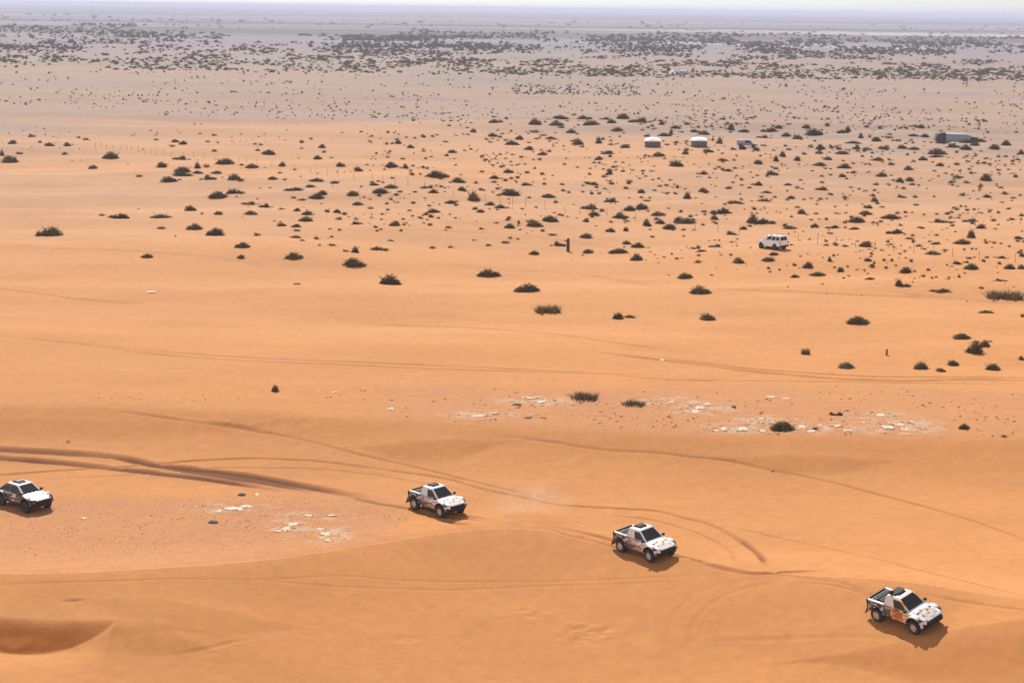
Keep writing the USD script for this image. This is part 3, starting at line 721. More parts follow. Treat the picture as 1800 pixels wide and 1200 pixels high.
def long_shed():
    g = sit(1684, 249); k = px_per_m(g)
    L = 78 / k
    t = thing('long_tent', 'long low camp tent with dark open end and pale blue wall, behind bushes', 'tent')
    P = str(t.GetPath())
    obj('dark_end', prism(ccw([(-L * .5, 0), (-L * .5 + .5, 1.9), (-L * .5 + 2.2, 2.35), (-L * .26, 2.2), (-L * .26, 0)]), -1.6, 1.6), M_GOATHAIR, P)
    obj('wall', prism(ccw([(-L * .26, 0), (-L * .26, 1.9), (L * .15, 1.8), (L * .28, 1.6), (L * .28, 0)]), -1.5, 1.5), M_TARP, P)
    obj('roof', prism(ccw([(-L * .27, 1.9), (-L * .26, 2.1), (L * .16, 2.0), (L * .30, 1.72), (L * .30, 1.58), (L * .15, 1.8)]), -1.75, 1.75), M_TARP, P)
    for k2 in range(3):
        pole = trimesh.creation.cylinder(.05, 1.5, sections=8); pole.apply_translation([L * .30 + k2 * .9, -1.2, .75]); obj('pole', pole, M_WOOD, P)
    obj('annex', prism(ccw([(L * .28, 0), (L * .28, 1.3), (L * .46, 1.1), (L * .5, 0)]), -1.3, 1.3), M_GOATHAIR, P)
    g[1] += 1.7; g[2] = height(g[0], g[1]) - .05
    placed(t, g, -3)
long_shed()
def far_camp():
    def one(name, px, py, wpx, hpx, mat, label, cat, kind):
        g = sit(px, py); k = px_per_m(g); w, h = wpx / k, hpx / k
        t = thing(name, label, cat); P = str(t.GetPath())
        if kind == 'tent':
            obj('canopy', prism(ccw([(-w / 2, 0), (-w / 2, h * .5), (0, h), (w / 2, h * .5), (w / 2, 0)]), -w * .4, w * .4), mat, P)
            obj('doorway', bx(-w * .14, w * .14, -w * .4 - .05, -w * .4 + .05, 0, h * .5), M_CANVASG, P)
        elif kind == 'van':
            obj('body', prism(ccw([(-w / 2, .45), (-w / 2, h * .95), (w * .22, h), (w * .38, h * .62), (w / 2, h * .5), (w / 2, .45)]), -1.0, 1.0), mat, P)
            obj('windscreen', inset_quad([(w * .37, -.85, h * .64), (w * .37, .85, h * .64), (w * .24, .8, h * .95), (w * .24, -.8, h * .95)], .03), M_GLASS, P)
            for s in (-1, 1):
                obj('side_window', bx(-w * .40, w * .20, s * 1.0 - .02, s * 1.0 + .02, h * .60, h * .86), M_GLASS, P)
                for x in (-w * .32, w * .32):
                    wheel_parts(P, x, s * .85, .4, .24, .24, M_RIMD)
        else:
            obj('body', bx(-w / 2, w / 2, -1.2, 1.2, .5, h), mat, P)
            obj('roof', bx(-w / 2 - .05, w / 2 + .05, -1.25, 1.25, h, h + .12), M_CANVASW, P)
            obj('door', bx(-.5, .5, -1.24, -1.18, .5, h * .85), M_TARP, P)
            for x in (-w * .3, w * .3):
                for s in (-1, 1):
                    wheel_parts(P, x, s * 1.0, .42, .25, .24, M_RIMD)
        placed(t, g, 0)
    one('white_van', 1160, 136.5, 18, 6.5, M_WHITE, 'white van far out on the plain, leftmost of the three far white dots', 'van', 'van')
    one('white_tent', 1182, 132, 11, 9, M_CANVASW, 'small white peaked tent far out on the plain beside a caravan', 'tent', 'tent')
    one('grey_caravan', 1199, 135, 11, 10, M_BLUEGREY, 'blue-grey caravan far out on the plain, right of the white tent', 'caravan', 'caravan')
far_camp()

# dark post near the plain's edge, a small brown stake, a fence line
def post(name, px, py, wpx, hpx, mat, label, cat, lean=0.0, group=None, rail=False):
    g = sit(px, py); k = px_per_m(g)
    r, h = max(wpx / k / 2, .03), hpx / k
    t = thing(name, label, cat, group); P = str(t.GetPath())
    m = Manifold.cylinder(h + .3, r, r * .86, 10).translate([0, 0, -.3]); obj('shaft', m, mat, P, smooth=40)
    obj('cap', Manifold.cylinder(r * .5, r * .86, r * .4, 10).translate([0, 0, h]), mat, P, smooth=40)
    placed(t, g, 0)
    return g
post('marker_post', 998.5, 442, 6.0, 22, M_DARKWOOD, 'thick dark upright post alone on the sand among small bushes', 'post')
post('short_stake', 1558.5, 624, 4.5, 10, M_WOOD, 'short brown stake on bare sand right of the middle', 'stake')

# ------------------------------------------------------------------ plants
def foliage_mat(name, dark, light):
    return usdkit.material(stage, '/World/Looks/' + name, {
        'o': ('object_info', {}), 'g': ('geometry', {}),
        'n': ('noise_texture', {'scale': 1.7, 'detail': 3.0, 'roughness': 0.7}),
        'a': ('math', {'math_type': 'multiply_add', 'value2': 0.45}),
        'm': ('math', {'math_type': 'add'}), 'k': ('math', {'math_type': 'multiply', 'value2': 0.30}),
        'ri': ('math', {'math_type': 'multiply', 'value2': 0.30}),
        'r': ('rgb_ramp', {'ramp': [(0.15, dark), (0.85, light)]}),
        'd': ('diffuse_bsdf', {'roughness': 0.6}), 't': ('translucent_bsdf', {}), 'x': ('mix_closure', {'fac': 0.18})},
        [('g.position', 'n.vector'), ('n.fac', 'a.value1'), ('o.random', 'k.value1'), ('k.value', 'a.value3'), ('g.random_per_island', 'ri.value1'), ('a.value', 'm.value1'), ('ri.value', 'm.value2'),
         ('m.value', 'r.fac'), ('r.color', 'd.color'), ('r.color', 't.color'), ('d.BSDF', 'x.closure1'), ('t.BSDF', 'x.closure2')], surface='x.closure')
M_LEAF = foliage_mat('grey_green_foliage', (0.100, 0.076, 0.038), (0.270, 0.205, 0.110))
M_DRY = foliage_mat('dry_brown_foliage', (0.130, 0.072, 0.034), (0.280, 0.165, 0.082))
M_STEM = principled('twig_bark', (0.10, 0.070, 0.045), 0.95)

def bush_meshes(seed, kind):
    """Foliage and stems of a desert bush in a unit box: half a metre radius, one metre tall. A bush is a few lobes of unlike size, each a ragged mound of leaf tufts round a thin core."""
    r = np.random.default_rng(seed)
    ico = trimesh.creation.icosphere(2, 1.0)
    lobes = []                                     # centre x, y, radius x, y, height
    if kind == 'grass':
        lobes = [(-.22, 0, .2, .15, .3), (.15, .05, .25, .18, .35)]
    elif kind == 'peak':
        lobes = [(r.uniform(-.08, .08), 0, .34, .34, .97)] + [(r.uniform(-.25, .25), r.uniform(-.2, .2), r.uniform(.18, .28), r.uniform(.18, .26), r.uniform(.3, .55)) for _ in range(3)]
    elif kind == 'ragged':
        lobes = [(x + r.uniform(-.06, .06), r.uniform(-.15, .15), r.uniform(.13, .25), r.uniform(.2, .32), r.uniform(.55, 1.0) * (1 - 2.6 * abs(x - r.uniform(-.1, .1)) ** 1.5)) for x in (-.34, -.15, .02, .20, .36)]
    else:
        m = r.uniform(-.12, .12)
        lobes = [(m, 0, .37, .42, .94)] + [(m + q * r.uniform(.20, .30), r.uniform(-.15, .15), r.uniform(.16, .24), r.uniform(.2, .3), r.uniform(.32, .66)) for q in ((-1, 1) if r.random() < .6 else (1,))]
    vs, fs, k = [], [], 0
    def add(v, f):
        nonlocal k
        vs.append(np.asarray(v, float)); fs.append(np.asarray(f) + k); k += len(v)
    total = sum(q[2] * q[4] for q in lobes)
    for n, (cx, cy, rx, ry, h) in enumerate(lobes):
        def shape(d, n=n, cx=cx, cy=cy, rx=rx, ry=ry, h=h):
            q = .80 + .55 * (meshkit.fbm(d * 2.6 + seed + 9 * n, 3, seed) - .35)
            p = d * q[:, None]
            z = np.maximum(p[:, 2], 0)
            w = 1 - (.38 if kind in ('dome', 'peak') else .15) * z
            return np.stack([cx + p[:, 0] * rx * w * 1.15, cy + p[:, 1] * ry * w * 1.1, z * h * .92], 1)
        V = shape(np.array(ico.vertices)); c = np.array([cx, cy, 0])
        add(c + (V - c) * ([.70, .70, .74] if kind != 'grass' else [.5, .5, .3]), np.array(ico.faces))
        N = int({'dome': 620, 'peak': 620, 'ragged': 620, 'grass': 330}[kind] * rx * h / total)
        for _ in range(N):
            d = r.normal(0, 1, 3); d[2] = abs(d[2]) * .9 + .01; d /= np.linalg.norm(d)
            if kind == 'grass':
                b0 = np.array([r.uniform(-.45, .45), r.normal(0, .22), 0])
                tip = b0 + np.array([r.normal(0, .13), r.normal(0, .13), r.uniform(.35, 1.05)])
                w = np.array([r.normal(), r.normal(), 0]); w = w / np.linalg.norm(w) * .022
                add([b0 - w, b0 + w, tip], [[0, 1, 2]])
                continue
            p = c + (shape(d[None])[0] - c) * r.uniform(.72, 1.08)
            nn = d + r.normal(0, .65, 3); nn /= np.linalg.norm(nn)
            a = np.cross(nn, r.normal(0, 1, 3)); a /= np.linalg.norm(a); b = np.cross(nn, a)
            t = r.uniform(.022, .055)
            add(np.array([p - a * t, p + b * t * .7, p + a * t * 1.4 + nn * t * .8, p - b * t * .7]), [[0, 1, 2], [0, 2, 3]])
        for _ in range(int({'dome': 16, 'peak': 20, 'ragged': 30, 'grass': 0}[kind] * rx * h / total)):
            d = r.normal(0, 1, 3); d[2] = abs(d[2]) + .25; d /= np.linalg.norm(d)
            p = c + (shape(d[None])[0] - c) * .84
            tip = p + d * [.6, .6, 1] * r.uniform(.04, .13)
            w = np.cross(d, r.normal(0, 1, 3)); w = w / np.linalg.norm(w) * .014
            add([p - w, p + w, tip], [[0, 1, 2]])
    for _ in range(26):                            # litter and low shoots round the foot
        a = r.uniform(0, 2 * math.pi); q = r.uniform(.38, .56); p = np.array([math.cos(a) * q, math.sin(a) * q, 0])
        add(p + r.normal(0, .02, (3, 3)) * [1, 1, .6] + [0, 0, .03], [[0, 1, 2]])
    v = np.vstack(vs); v[:, 2] = np.maximum(v[:, 2], -.02)
    stems = []
    for _ in range(7):
        a = r.uniform(0, 2 * math.pi)
        e = np.array([math.cos(a) * r.uniform(.2, .42), math.sin(a) * r.uniform(.2, .42), r.uniform(.35, .8)])
        stems.append(trimesh.creation.cylinder(.014, segment=[[0, 0, -.12], e * .55], sections=5))
        stems.append(trimesh.creation.cylinder(.009, segment=[e * .53, e * 1.08], sections=5))
    return (v, np.vstack(fs)), trimesh.util.concatenate(stems)

KINDS = [('dome', 1), ('dome', 2), ('dome', 3), ('dome', 4), ('dome', 5), ('dome', 6), ('peak', 11), ('peak', 12), ('peak', 13), ('ragged', 21), ('ragged', 22), ('ragged', 23), ('grass', 31), ('grass', 32)]
firsts = {}
def put_bush(i, dry, pos, rot, scale, label, category, group):
    kind, seed = KINDS[i]
    key = (i, dry)
    if key not in firsts:
        t = thing('grass_clump' if kind == 'grass' else 'dry_bush' if dry else 'desert_bush', label, category, group)
        fol, st = bush_meshes(seed, kind)
        P = str(t.GetPath())
        obj('foliage', fol, M_DRY if dry else M_LEAF, P)
        obj('stems', st, M_STEM, P)
        firsts[key] = t
    else:
        t = copy_of(firsts[key], label, category, group)
    placed(t, pos, rot, scale)

# where the photograph shows bushes: centre x, foot y, width, height (read from enlargements)
E1 = """35 260 105 46;5 222 30 38;65 160 50 25;165 122 45 20;210 152 30 15;253 172 60 25;345 172 48 25;340 215 45 22;100 212 45 15;415 128 30 14;453 140 45 20;587 240 95 45;487 292 60 25;825 140 38 15;908 174 45 18;915 152 50 20;962 164 48 25;955 244 80 32;840 285 65 35;870 272 40 18;950 312 110 35;1035 290 45 40;1088 282 40 22;1042 318 55 20;1145 318 70 20;1185 270 115 38;1330 290 70 28;1275 272 35 14;1130 198 40 20;1095 150 35 15;1412 218 80 32;1345 162 30 14;1375 165 30 14;1358 196 38 16;1130 115 40 12;1055 108 25 12;1150 155 20 12;1590 155 30 25;1590 185 25 14;1640 135 28 16;1700 182 45 28;1708 205 30 18;1673 242 50 28;1747 234 28 12;1492 278 42 28;1785 280 45 28;733 332 55 16;870 364 105 36;940 330 110 14;947 350 30 10;1090 350 78 36;1222 352 80 40;1270 354 50 18;1435 350 58 24;1502 350 30 12;1665 360 85 22;1765 370 60 20;1640 390 65 18;1552 408 85 30;1425 392 20 12;1548 444 35 16;1675 452 85 36;1705 430 60 30;1230 424 88 40;1142 450 112 45;1595 455 60 14;1320 482 80 26;1400 496 65 34;1485 505 50 14;1568 515 42 24;1780 524 48 26;1625 535 70 28;1620 570 85 36;990 514 75 38;1145 534 60 24;1310 534 90 24;1065 530 18 16;1790 558 40 20;835 552 105 40;625 555 95 40;535 536 50 8;730 504 16 8;848 606 70 14;1013 614 85 42;1142 644 112 52;195 646 48 34;262 648 130 58;325 640 20 14;925 648 14 14;1352 642 42 20;1475 595 60 26;1565 600 60 25;1565 618 50 16;1555 656 65 18;1595 670 40 14;1670 662 42 20;1790 615 30 14;1685 695 20 12;1750 694 55 10;1268 710 80 38;1273 766 50 26;780 762 72 28;1537 772 108 44"""
E2 = """90 305 48 28;10 278 30 22;255 285 75 35;338 290 40 30;490 340 130 42;607 365 80 36;55 436 80 32;258 396 75 28;213 424 108 36;165 380 60 18;440 395 60 18;490 420 60 28;640 408 55 28;690 462 85 60;810 345 60 24;805 362 45 14;885 314 58 26;905 436 118 45;973 380 50 26;1060 322 35 22;1092 445 80 28;1130 470 35 20;85 484 65 26;153 502 40 16;790 485 65 28;845 500 65 28;705 505 45 22;740 522 50 24;475 525 80 30;465 486 35 14;410 548 30 12;575 475 70 26;75 585 58 26;180 600 35 18;283 594 60 30;465 588 35 20;565 602 48 18;895 606 65 32;935 580 22 28;1007 598 95 42;1100 572 92 42;1060 620 30 14;1110 640 60 14;585 208 55 22;300 160 45 24;245 98 25 14;105 98 25 14;150 148 35 14;360 182 45 24;435 122 35 18;550 150 40 14;185 212 20 18;445 238 25 16;325 240 35 12;790 122 60 24;800 50 60 24;840 45 40 24;870 30 25 25;700 100 40 26;888 166 85 32;935 138 45 28;995 192 55 26;1027 60 68 42;1105 136 58 28;1155 30 90 22;1140 65 75 32;1160 74 45 22;1020 98 70 14;1060 116 50 14;1220 104 60 28;1325 62 110 32;1275 30 70 28;1395 32 50 20;1420 52 60 30;1490 30 80 34;1585 48 100 40;1455 94 65 36;1240 165 75 42;1355 158 50 42;1420 165 35 16;1420 145 25 12;1500 182 65 26;1415 214 75 26;1680 228 65 28;1760 280 85 42;1690 60 40 28;1765 80 55 32;1610 122 45 22;1700 120 80 20;1742 110 30 36;1765 156 40 24;1715 165 35 14;1355 245 50 24;1360 262 30 14;1070 220 60 25;1048 245 25 22;1175 270 30 14;1245 285 25 14;1020 290 22 14;760 245 35 14;800 275 30 16;780 255 20 14;1415 322 45 36;1385 335 30 20;1310 322 30 20;1335 378 60 22;1300 372 30 18;1425 372 45 22;1165 375 40 16;1520 360 40 22;1500 395 40 18;1590 304 35 14;1640 305 50 10;1605 332 25 14;1675 345 20 14;1715 425 25 18;1585 420 50 28;1200 418 30 18;1320 425 30 24;1430 468 65 36;1315 506 72 42;1335 540 80 28;1295 572 42 24;1515 514 75 36;1592 506 80 40;1465 555 95 34;1610 462 50 14;1680 540 85 30;1785 575 60 38;1612 594 55 46;1680 582 50 30;1730 612 90 36;1300 658 75 32;1415 625 55 28;1505 620 40 28;1500 690 55 25;1560 708 72 36;1140 700 70 34;1017 746 60 30;1455 740 110 36;1555 776 80 48;1300 738 70 28;480 710 45 20;575 705 40 14;775 695 45 14;865 680 60 14;75 734 55 40;185 722 85 28;20 725 40 12;48 812 125 56;240 902 128 68;785 865 125 50;968 944 145 60;1090 1055 115 48;1465 1085 70 42;1525 1078 60 30;260 670 40 8;700 668 35 8"""
E3 = """20 58 40 24;65 100 45 30;110 112 60 28;260 88 50 40;335 100 70 18;470 98 80 30;515 80 50 22;435 130 70 24;550 122 60 26;610 135 60 28;660 78 50 24;690 118 110 46;760 64 35 28;840 104 80 24;875 95 40 35;970 72 40 22;1040 80 38 26;1155 74 22 12;1258 78 45 28;1220 120 55 22;1280 125 50 22;1028 148 68 30;1085 128 48 20;1135 145 50 18;940 130 40 28;985 125 22 24;905 160 80 26;200 160 45 44;320 190 48 28;390 196 50 24;425 170 50 12;20 195 40 24;15 215 50 24;130 205 70 22;212 250 58 24;398 268 60 28;525 228 45 36;490 252 40 36;560 192 40 18;480 195 30 12;725 190 55 36;725 212 55 20;640 215 40 22;605 250 45 28;785 180 45 16;825 190 35 18;775 246 55 24;845 215 90 18;925 188 48 22;970 190 50 18;1075 190 55 22;1155 186 62 24;1235 192 70 20;1490 192 65 34;1555 170 60 24;1425 180 65 32;1650 190 72 32;1715 168 60 34;1790 215 40 30;1340 216 112 42;1352 232 80 16;1275 248 50 28;1030 250 65 24;1100 270 50 20;1368 278 50 24;1445 270 40 24;1588 262 45 18;1740 255 30 18;1700 275 20 20;865 290 80 34;900 264 30 14;735 278 75 24;1190 298 55 30;470 325 55 36;445 332 30 16;490 292 45 18;245 306 55 20;275 290 35 14;190 284 40 12;110 322 55 22;840 335 45 24;865 345 30 14;780 325 30 14;1055 334 65 32;1452 340 48 26;1520 315 35 20;1605 356 82 44;1755 335 35 26;1665 300 30 18;1148 362 48 30;1200 358 60 26;735 365 38 16;740 405 55 28;1018 376 42 18;558 380 42 24;398 380 42 28;265 365 30 14;310 352 25 14;888 390 38 12;1165 396 40 18;782 428 40 16;30 450 60 44;105 415 60 30;240 395 50 20;445 420 55 22;430 465 75 25;580 450 50 22;855 446 40 20;1150 444 48 24;1225 442 35 22;1325 440 18 14;1478 432 40 22;1605 444 52 22;1700 424 52 18;1745 445 40 12;1010 465 45 30;985 500 42 26;970 534 78 30;925 576 98 38;1230 484 40 18;1430 500 35 16;1500 512 32 20;1538 508 30 18;1395 530 45 20;1618 520 25 20;1665 525 28 22;1685 470 30 14;280 476 88 32;215 530 95 44;605 495 45 14;632 530 58 32;170 560 55 28;165 572 40 10;370 580 75 56;430 584 90 40;30 582 115 38;40 545 35 24;815 528 35 10;1115 558 115 24;1365 576 110 30;1532 572 72 32;1738 560 48 20;1585 606 62 32;1788 540 30 24;540 592 40 22;565 610 85 14;695 598 45 24;805 606 68 26;905 612 65 16;318 612 50 24;258 640 55 26;1135 635 80 36;1195 660 60 16;1245 700 50 20;1338 690 55 26;1522 656 60 52;1495 690 95 36;1600 684 30 18;1772 664 52 24;980 704 80 38;755 695 40 14;805 690 45 16;855 700 50 16;185 705 65 28;105 730 60 24;60 712 60 14;290 790 75 36;455 782 90 28;490 748 60 22;80 784 50 20;590 800 35 20;672 815 65 40;592 866 58 24;718 858 90 30;835 835 45 26;775 780 32 32;975 780 50 24;1000 808 35 28;25 872 95 40;80 954 125 55;1000 876 62 18;1180 842 82 38;1140 912 60 46;1190 915 50 22;1530 824 82 40;1320 745 90 28;1385 720 40 14;1685 765 60 20;1510 765 40 18;1445 795 55 20;1735 820 75 34;1785 820 50 32;1790 755 40 30;1675 885 65 16;1378 948 95 30;1715 985 165 48;1575 920 35 14;1610 1055 80 30;1790 1070 30 28;125 1092 95 48;935 1116 135 58;1490 1190 110 32;1550 1270 110 84;1592 1232 70 48;1620 1202 30 10;650 1270 40 38;1362 158 78 24;1500 156 95 24;1575 150 70 22"""
E4 = """870 146 100 44;1257 150 92 50;1425 130 72 38;1360 162 62 28;1648 154 95 44;1790 100 40 28;540 478 160 62;790 392 50 28;830 392 40 26;1490 464 72 38;700 462 40 18;1695 500 45 12"""
E5 = """1285 315 115 50;1545 345 100 36"""
E6 = """1453 268 55 46"""
bush_list = []
for text, ox, oy in ((E1, 0, 200), (E2, 600, 200), (E3, 1200, 200), (E4, 1200, 600), (E5, 600, 600), (E6, 0, 600)):
    for e in text.split(';'):
        x, y, w, h = map(float, e.split())
        bush_list.append((ox + x / 3, oy + y / 3, w / 3 * .94, h / 3 * .97))
far_band = np.random.default_rng(5)
GRASSY = [(1771, 528), (963, 552), (1028, 705), (1115, 715), (1417, 623), (1467, 430)]
NAMED = {   # the bushes anyone would point at first
    (1380, 759): 'large dark domed bush on pale crusted ground at the brink of the dune',
    (1512, 572): 'large oval dark bush alone on smooth bare sand right of the middle',
    (1717, 623): 'large dark ragged bush, tallest of a cluster near the right edge',
    (923, 515): 'large domed bush alone on smooth sand at the middle of the photograph',
    (680, 501): 'large rounded bush with a sloping left side, alone on smooth sand',
    (616, 471): 'wide twin-headed bush at the near edge of the scrub, left of the middle',
    (1227, 518): 'large domed bush with bristly top on smooth sand below the white car',
    (1772, 528): 'wide feathery grass clump beside wheel tracks near the right edge',
    (1323, 393): 'large round-headed bush just behind the white off-road car',
    (1647, 272): 'wide flat-topped thorn bush below the long camp tent',
    (902, 345): 'broad evenly domed dark bush behind two thin fence posts',
    (763, 313): 'broad ragged dark bush, widest on the far left half of the plain',
    (87, 416): 'rounded dark bush with a small companion, alone at far left',
    (381, 415): 'broad triangular dark bush, nearest of the left-hand scrub',
    (381, 350): 'broad low dark bush beside another on the left plain',
    (12, 287): 'dark bush cut by the left edge of the photograph',
    (484, 689): 'small round bush all alone on the sand above the left dune brink',
    (1028, 705): 'spiky bush on stony ground, left of two above the dune brink',
    (1115, 715): 'spiky low bush on stony ground, right of two above the dune brink',
    (830, 354): 'tall pointed dark bush left of the evenly domed one',
    (1735, 319): 'pointed dark bush on pinkish ground below the long camp tent',
    (1430, 239): 'largest dark bush in the thicket right of the round tents',
    (1042, 221): 'wide dark bush in the thicket far left of the round tents',
    (195, 280): 'wide domed dark bush standing alone on the far left plain',
    (1240, 559): 'irregular dark bush alone on smooth sand below the domed bristly one',
}
anchors = [('the white off-road car', 1357, 427), ('the thick dark post', 998, 431), ('the left round tent', 1148, 255), ('the right round tent', 1230, 255), ('the blue-grey pickup', 1313, 254), ('the long camp tent', 1684, 246), ('the short brown stake', 1558, 619)]
SHORT = {(1380, 759): 'the domed bush at the dune brink', (1512, 572): 'the lone oval bush', (1717, 623): 'the tall ragged right-hand bush', (923, 515): 'the lone domed bush at mid-photo', (680, 501): 'the lone sloping bush',
         (616, 471): 'the twin-headed bush', (1227, 518): 'the lone bristly bush', (1772, 528): 'the feathery grass clump', (1647, 272): 'the flat-topped thorn bush', (902, 345): 'the evenly domed bush', (763, 313): 'the broad ragged bush',
         (87, 416): 'the rounded bush at far left', (381, 415): 'the broad triangular bush', (12, 287): 'the bush at the left edge', (484, 689): 'the small round lone bush', (195, 280): 'the lone domed bush at far left', (1735, 319): 'the pointed bush below the tent', (1042, 221): 'the wide bush in the far thicket', (1430, 239): 'the largest bush right of the tents'}
def nearest_key(table, x, y, tol):
    k = min(table, key=lambda q: (q[0] - x) ** 2 + (q[1] - y) ** 2)
    return k if math.hypot(k[0] - x, k[1] - y) < tol else None
named_of = {}
for key in NAMED:
    i = min(range(len(bush_list)), key=lambda j: (bush_list[j][0] - key[0]) ** 2 + (bush_list[j][1] - key[1]) ** 2)
    named_of[i] = key
    if key in SHORT:
        anchors.append((SHORT[key], bush_list[i][0], bush_list[i][1] - 6))
ORD = ['first', 'second', 'third', 'fourth', 'fifth', 'sixth', 'seventh', 'eighth', 'ninth', 'tenth', 'eleventh', 'twelfth', 'thirteenth', 'fourteenth', 'fifteenth', 'sixteenth', 'seventeenth', 'eighteenth', 'nineteenth', 'twentieth']
def place_words(points):
    """For each (x, y) in the photograph: 'second ... left of the long camp tent', different for every one."""
    cells = {}
    for i, (x, y) in enumerate(points):
        a = min(anchors, key=lambda q: (q[1] - x) ** 2 + (1.6 * (q[2] - y)) ** 2)
        dx, dy = x - a[1], 1.6 * (y - a[2])
        if abs(dx) > 2.2 * abs(dy): d = 'to the right of' if dx > 0 else 'to the left of'
        elif abs(dy) > 2.2 * abs(dx): d = 'in front of' if dy > 0 else 'behind'
        else: d = ('down-' if dy > 0 else 'up-') + ('right of' if dx > 0 else 'left of')
        cells.setdefault((a[0], d), []).append((math.hypot(dx, dy), i))
    out = {}
    for (a, d), members in cells.items():
        for k, (_, i) in enumerate(sorted(members)):
            out[i] = (ORD[min(k, 19)], d, a)
    return out
order = sorted(range(len(bush_list)), key=lambda i: -bush_list[i][2] * bush_list[i][3])
singles, rest = order[:300], order[300:]
B = np.array(bush_list)
gpos = ground(B[:, 0], B[:, 1])
kpm = px_per_m(gpos)
words = place_words([(bush_list[i][0], bush_list[i][1] - bush_list[i][3] / 2) for i in singles])
r_b = np.random.default_rng(77)
for n, i in enumerate(singles):
    x, y, w, h = bush_list[i]
    W = w / kpm[i] * 1.25
    dep = W * r_b.uniform(.75, 1.0)
    sin_d = (CAM[2] - gpos[i][2]) / np.linalg.norm(gpos[i] - CAM)
    H = max((h / kpm[i] - dep * sin_d * .45) * 1.18, W * .24)
    p = gpos[i].copy(); p[1] += dep * .42; p[2] = height(p[0], p[1]) - .04
    grassy = nearest_key({g: 1 for g in GRASSY}, x, y, 14) is not None
    ratio = h / w
    if i in named_of and not grassy: kind = n % 6 if ratio < .62 else 6 + n % 3
    elif grassy: kind = 12 + n % 2
    elif ratio > .72: kind = 6 + n % 3
    elif ratio < .36: kind = (n % 6) if r_b.random() < .72 else 9 + n % 3
    else: kind = (n % 6) if r_b.random() < .8 else 9 + n % 3
    dry = (not grassy) and ((w * h < 135 and r_b.random() < .45) or (ratio < .26 and r_b.random() < .6))
    size = 'large' if n < 60 else 'mid-sized' if n < 170 else 'small'
    look = 'grass clump' if grassy else ('low ' if ratio < .36 else 'upright ' if ratio > .58 else 'domed ') + ('brown bush' if dry else 'dark bush')
    if i in named_of:
        label = NAMED[named_of[i]]
    else:
        o, d, a = words[n]
        label = '%s %s, %s %s %s' % (size, look, o, d, a)
    put_bush(kind, bool(dry), p, (r_b.uniform(-28, 28) + (180 if r_b.random() < .5 else 0)), (W, dep, H), label, 'grass clump' if grassy else 'bush', 'bushes dotted over the plain')

# the uncountable rest: tufts between the bushes, and the scrub belts far out
def clump_mesh(r, n_leaf, flat=1.0):
    ico = trimesh.creation.icosphere(1 if n_leaf > 40 else 0, 1.0)
    v = np.array(ico.vertices) * r.uniform(.7, 1.0, (len(ico.vertices), 1)); v[:, 2] = np.maximum(v[:, 2], -.05)
    vs, fs, k = [v * [.45, .45, .85]], [np.array(ico.faces)], len(v)
    for _ in range(n_leaf):
        d = r.normal(0, 1, 3); d[2] = abs(d[2]); d /= np.linalg.norm(d)
        p = d * [.5, .5, .95] * r.uniform(.7, 1.1)
        q = p + r.normal(0, .10, (3, 3))
        vs.append(q); fs.append(np.array([[0, 1, 2]]) + k); k += 3
    return np.vstack(vs), np.vstack(fs)
def scatter(name, label, pts, widths, heights, n_leaf, mat, category, seed):
    r = np.random.default_rng(seed)
    protos = [clump_mesh(r, n_leaf) for _ in range(10)]
    vs, fs, k = [], [], 0
    for p, w, h in zip(pts, widths, heights):
        v, f = protos[r.integers(10)]
        a = r.uniform(0, 2 * math.pi); c, s = math.cos(a), math.sin(a)
        q = np.stack([(v[:, 0] * c - v[:, 1] * s) * w, (v[:, 0] * s + v[:, 1] * c) * w * r.uniform(.7, 1), v[:, 2] * h], 1) + p
        vs.append(q); fs.append(f + k); k += len(v)
    q = obj(name, (np.vstack(vs), np.vstack(fs)), mat)
    tag(q, label, category, kind='stuff')
def tilt(x): return (x - 900) * 24 / 1800.0
def sow(n, x0, x1, y0, y1, w0, w1, r, hw=(.38, .60), clump=0.0, keep=None):
    """n plants over the stretch of plain that the photograph shows between these edges: points, widths, heights in metres."""
    px = r.uniform(x0, x1, n); py = r.uniform(y0, y1, n)
    if keep is not None:
        m = keep(px, py) > r.uniform(0, 1, n); px, py = px[m], py[m]
    if clump:
        q = meshkit.fbm(np.stack([px / 90, py / 9, np.zeros(len(px))], 1), 3, 17)
        m = r.uniform(0, 1, len(px)) < ss(.5 - clump * .25, .5 + clump * .25, q); px, py = px[m], py[m]
    g = ground(px, py + tilt(px))
    k = px_per_m(g)
    w = np.exp(r.uniform(np.log(w0), np.log(w1), len(px))) / k
    g[:, 2] -= .03
    return g, w, w * r.uniform(hw[0], hw[1], len(px))
def join(*sets): return [np.concatenate(c) for c in zip(*sets)]
r_s = np.random.default_rng(2024)
Wd = []
g = gpos[rest]; w = B[rest, 2] / kpm[rest]
tufts = join((g, w, np.maximum(B[rest, 3] / kpm[rest] * .8, w * .2)),
    sow(1500, 640, 1830, 200, 300, 3.5, 10.0, r_s, clump=.8),
    sow(260, -30, 700, 225, 300, 2.5, 6.0, r_s, clump=.8, keep=lambda x, y: .25 + .75 * (y < 260)),
    sow(1500, 480, 1830, 300, 425, 4.0, 12.0, r_s, clump=1.0, keep=lambda x, y: ss(430, 760, x) * (1 - .5 * (y > 390))),
    sow(90, 380, 720, 300, 400, 3, 7, r_s, clump=.9),
    sow(360, 1150, 1800, 412, 482, 3.5, 10.0, r_s, (.35, .8), clump=1.0),
    sow(50, 980, 1300, 420, 460, 3, 7, r_s, clump=.8),
    sow(46, 1380, 1830, 440, 520, 2.5, 6, r_s, clump=.8))
pick = np.arange(len(tufts[0])) % 5 < 2
pick[:len(rest)] = True
scatter('scrub_tufts', 'many small brown tufts scattered between the bushes of the plain', *[c[~pick] for c in tufts], 34, M_DRY, 'scrub', 3)
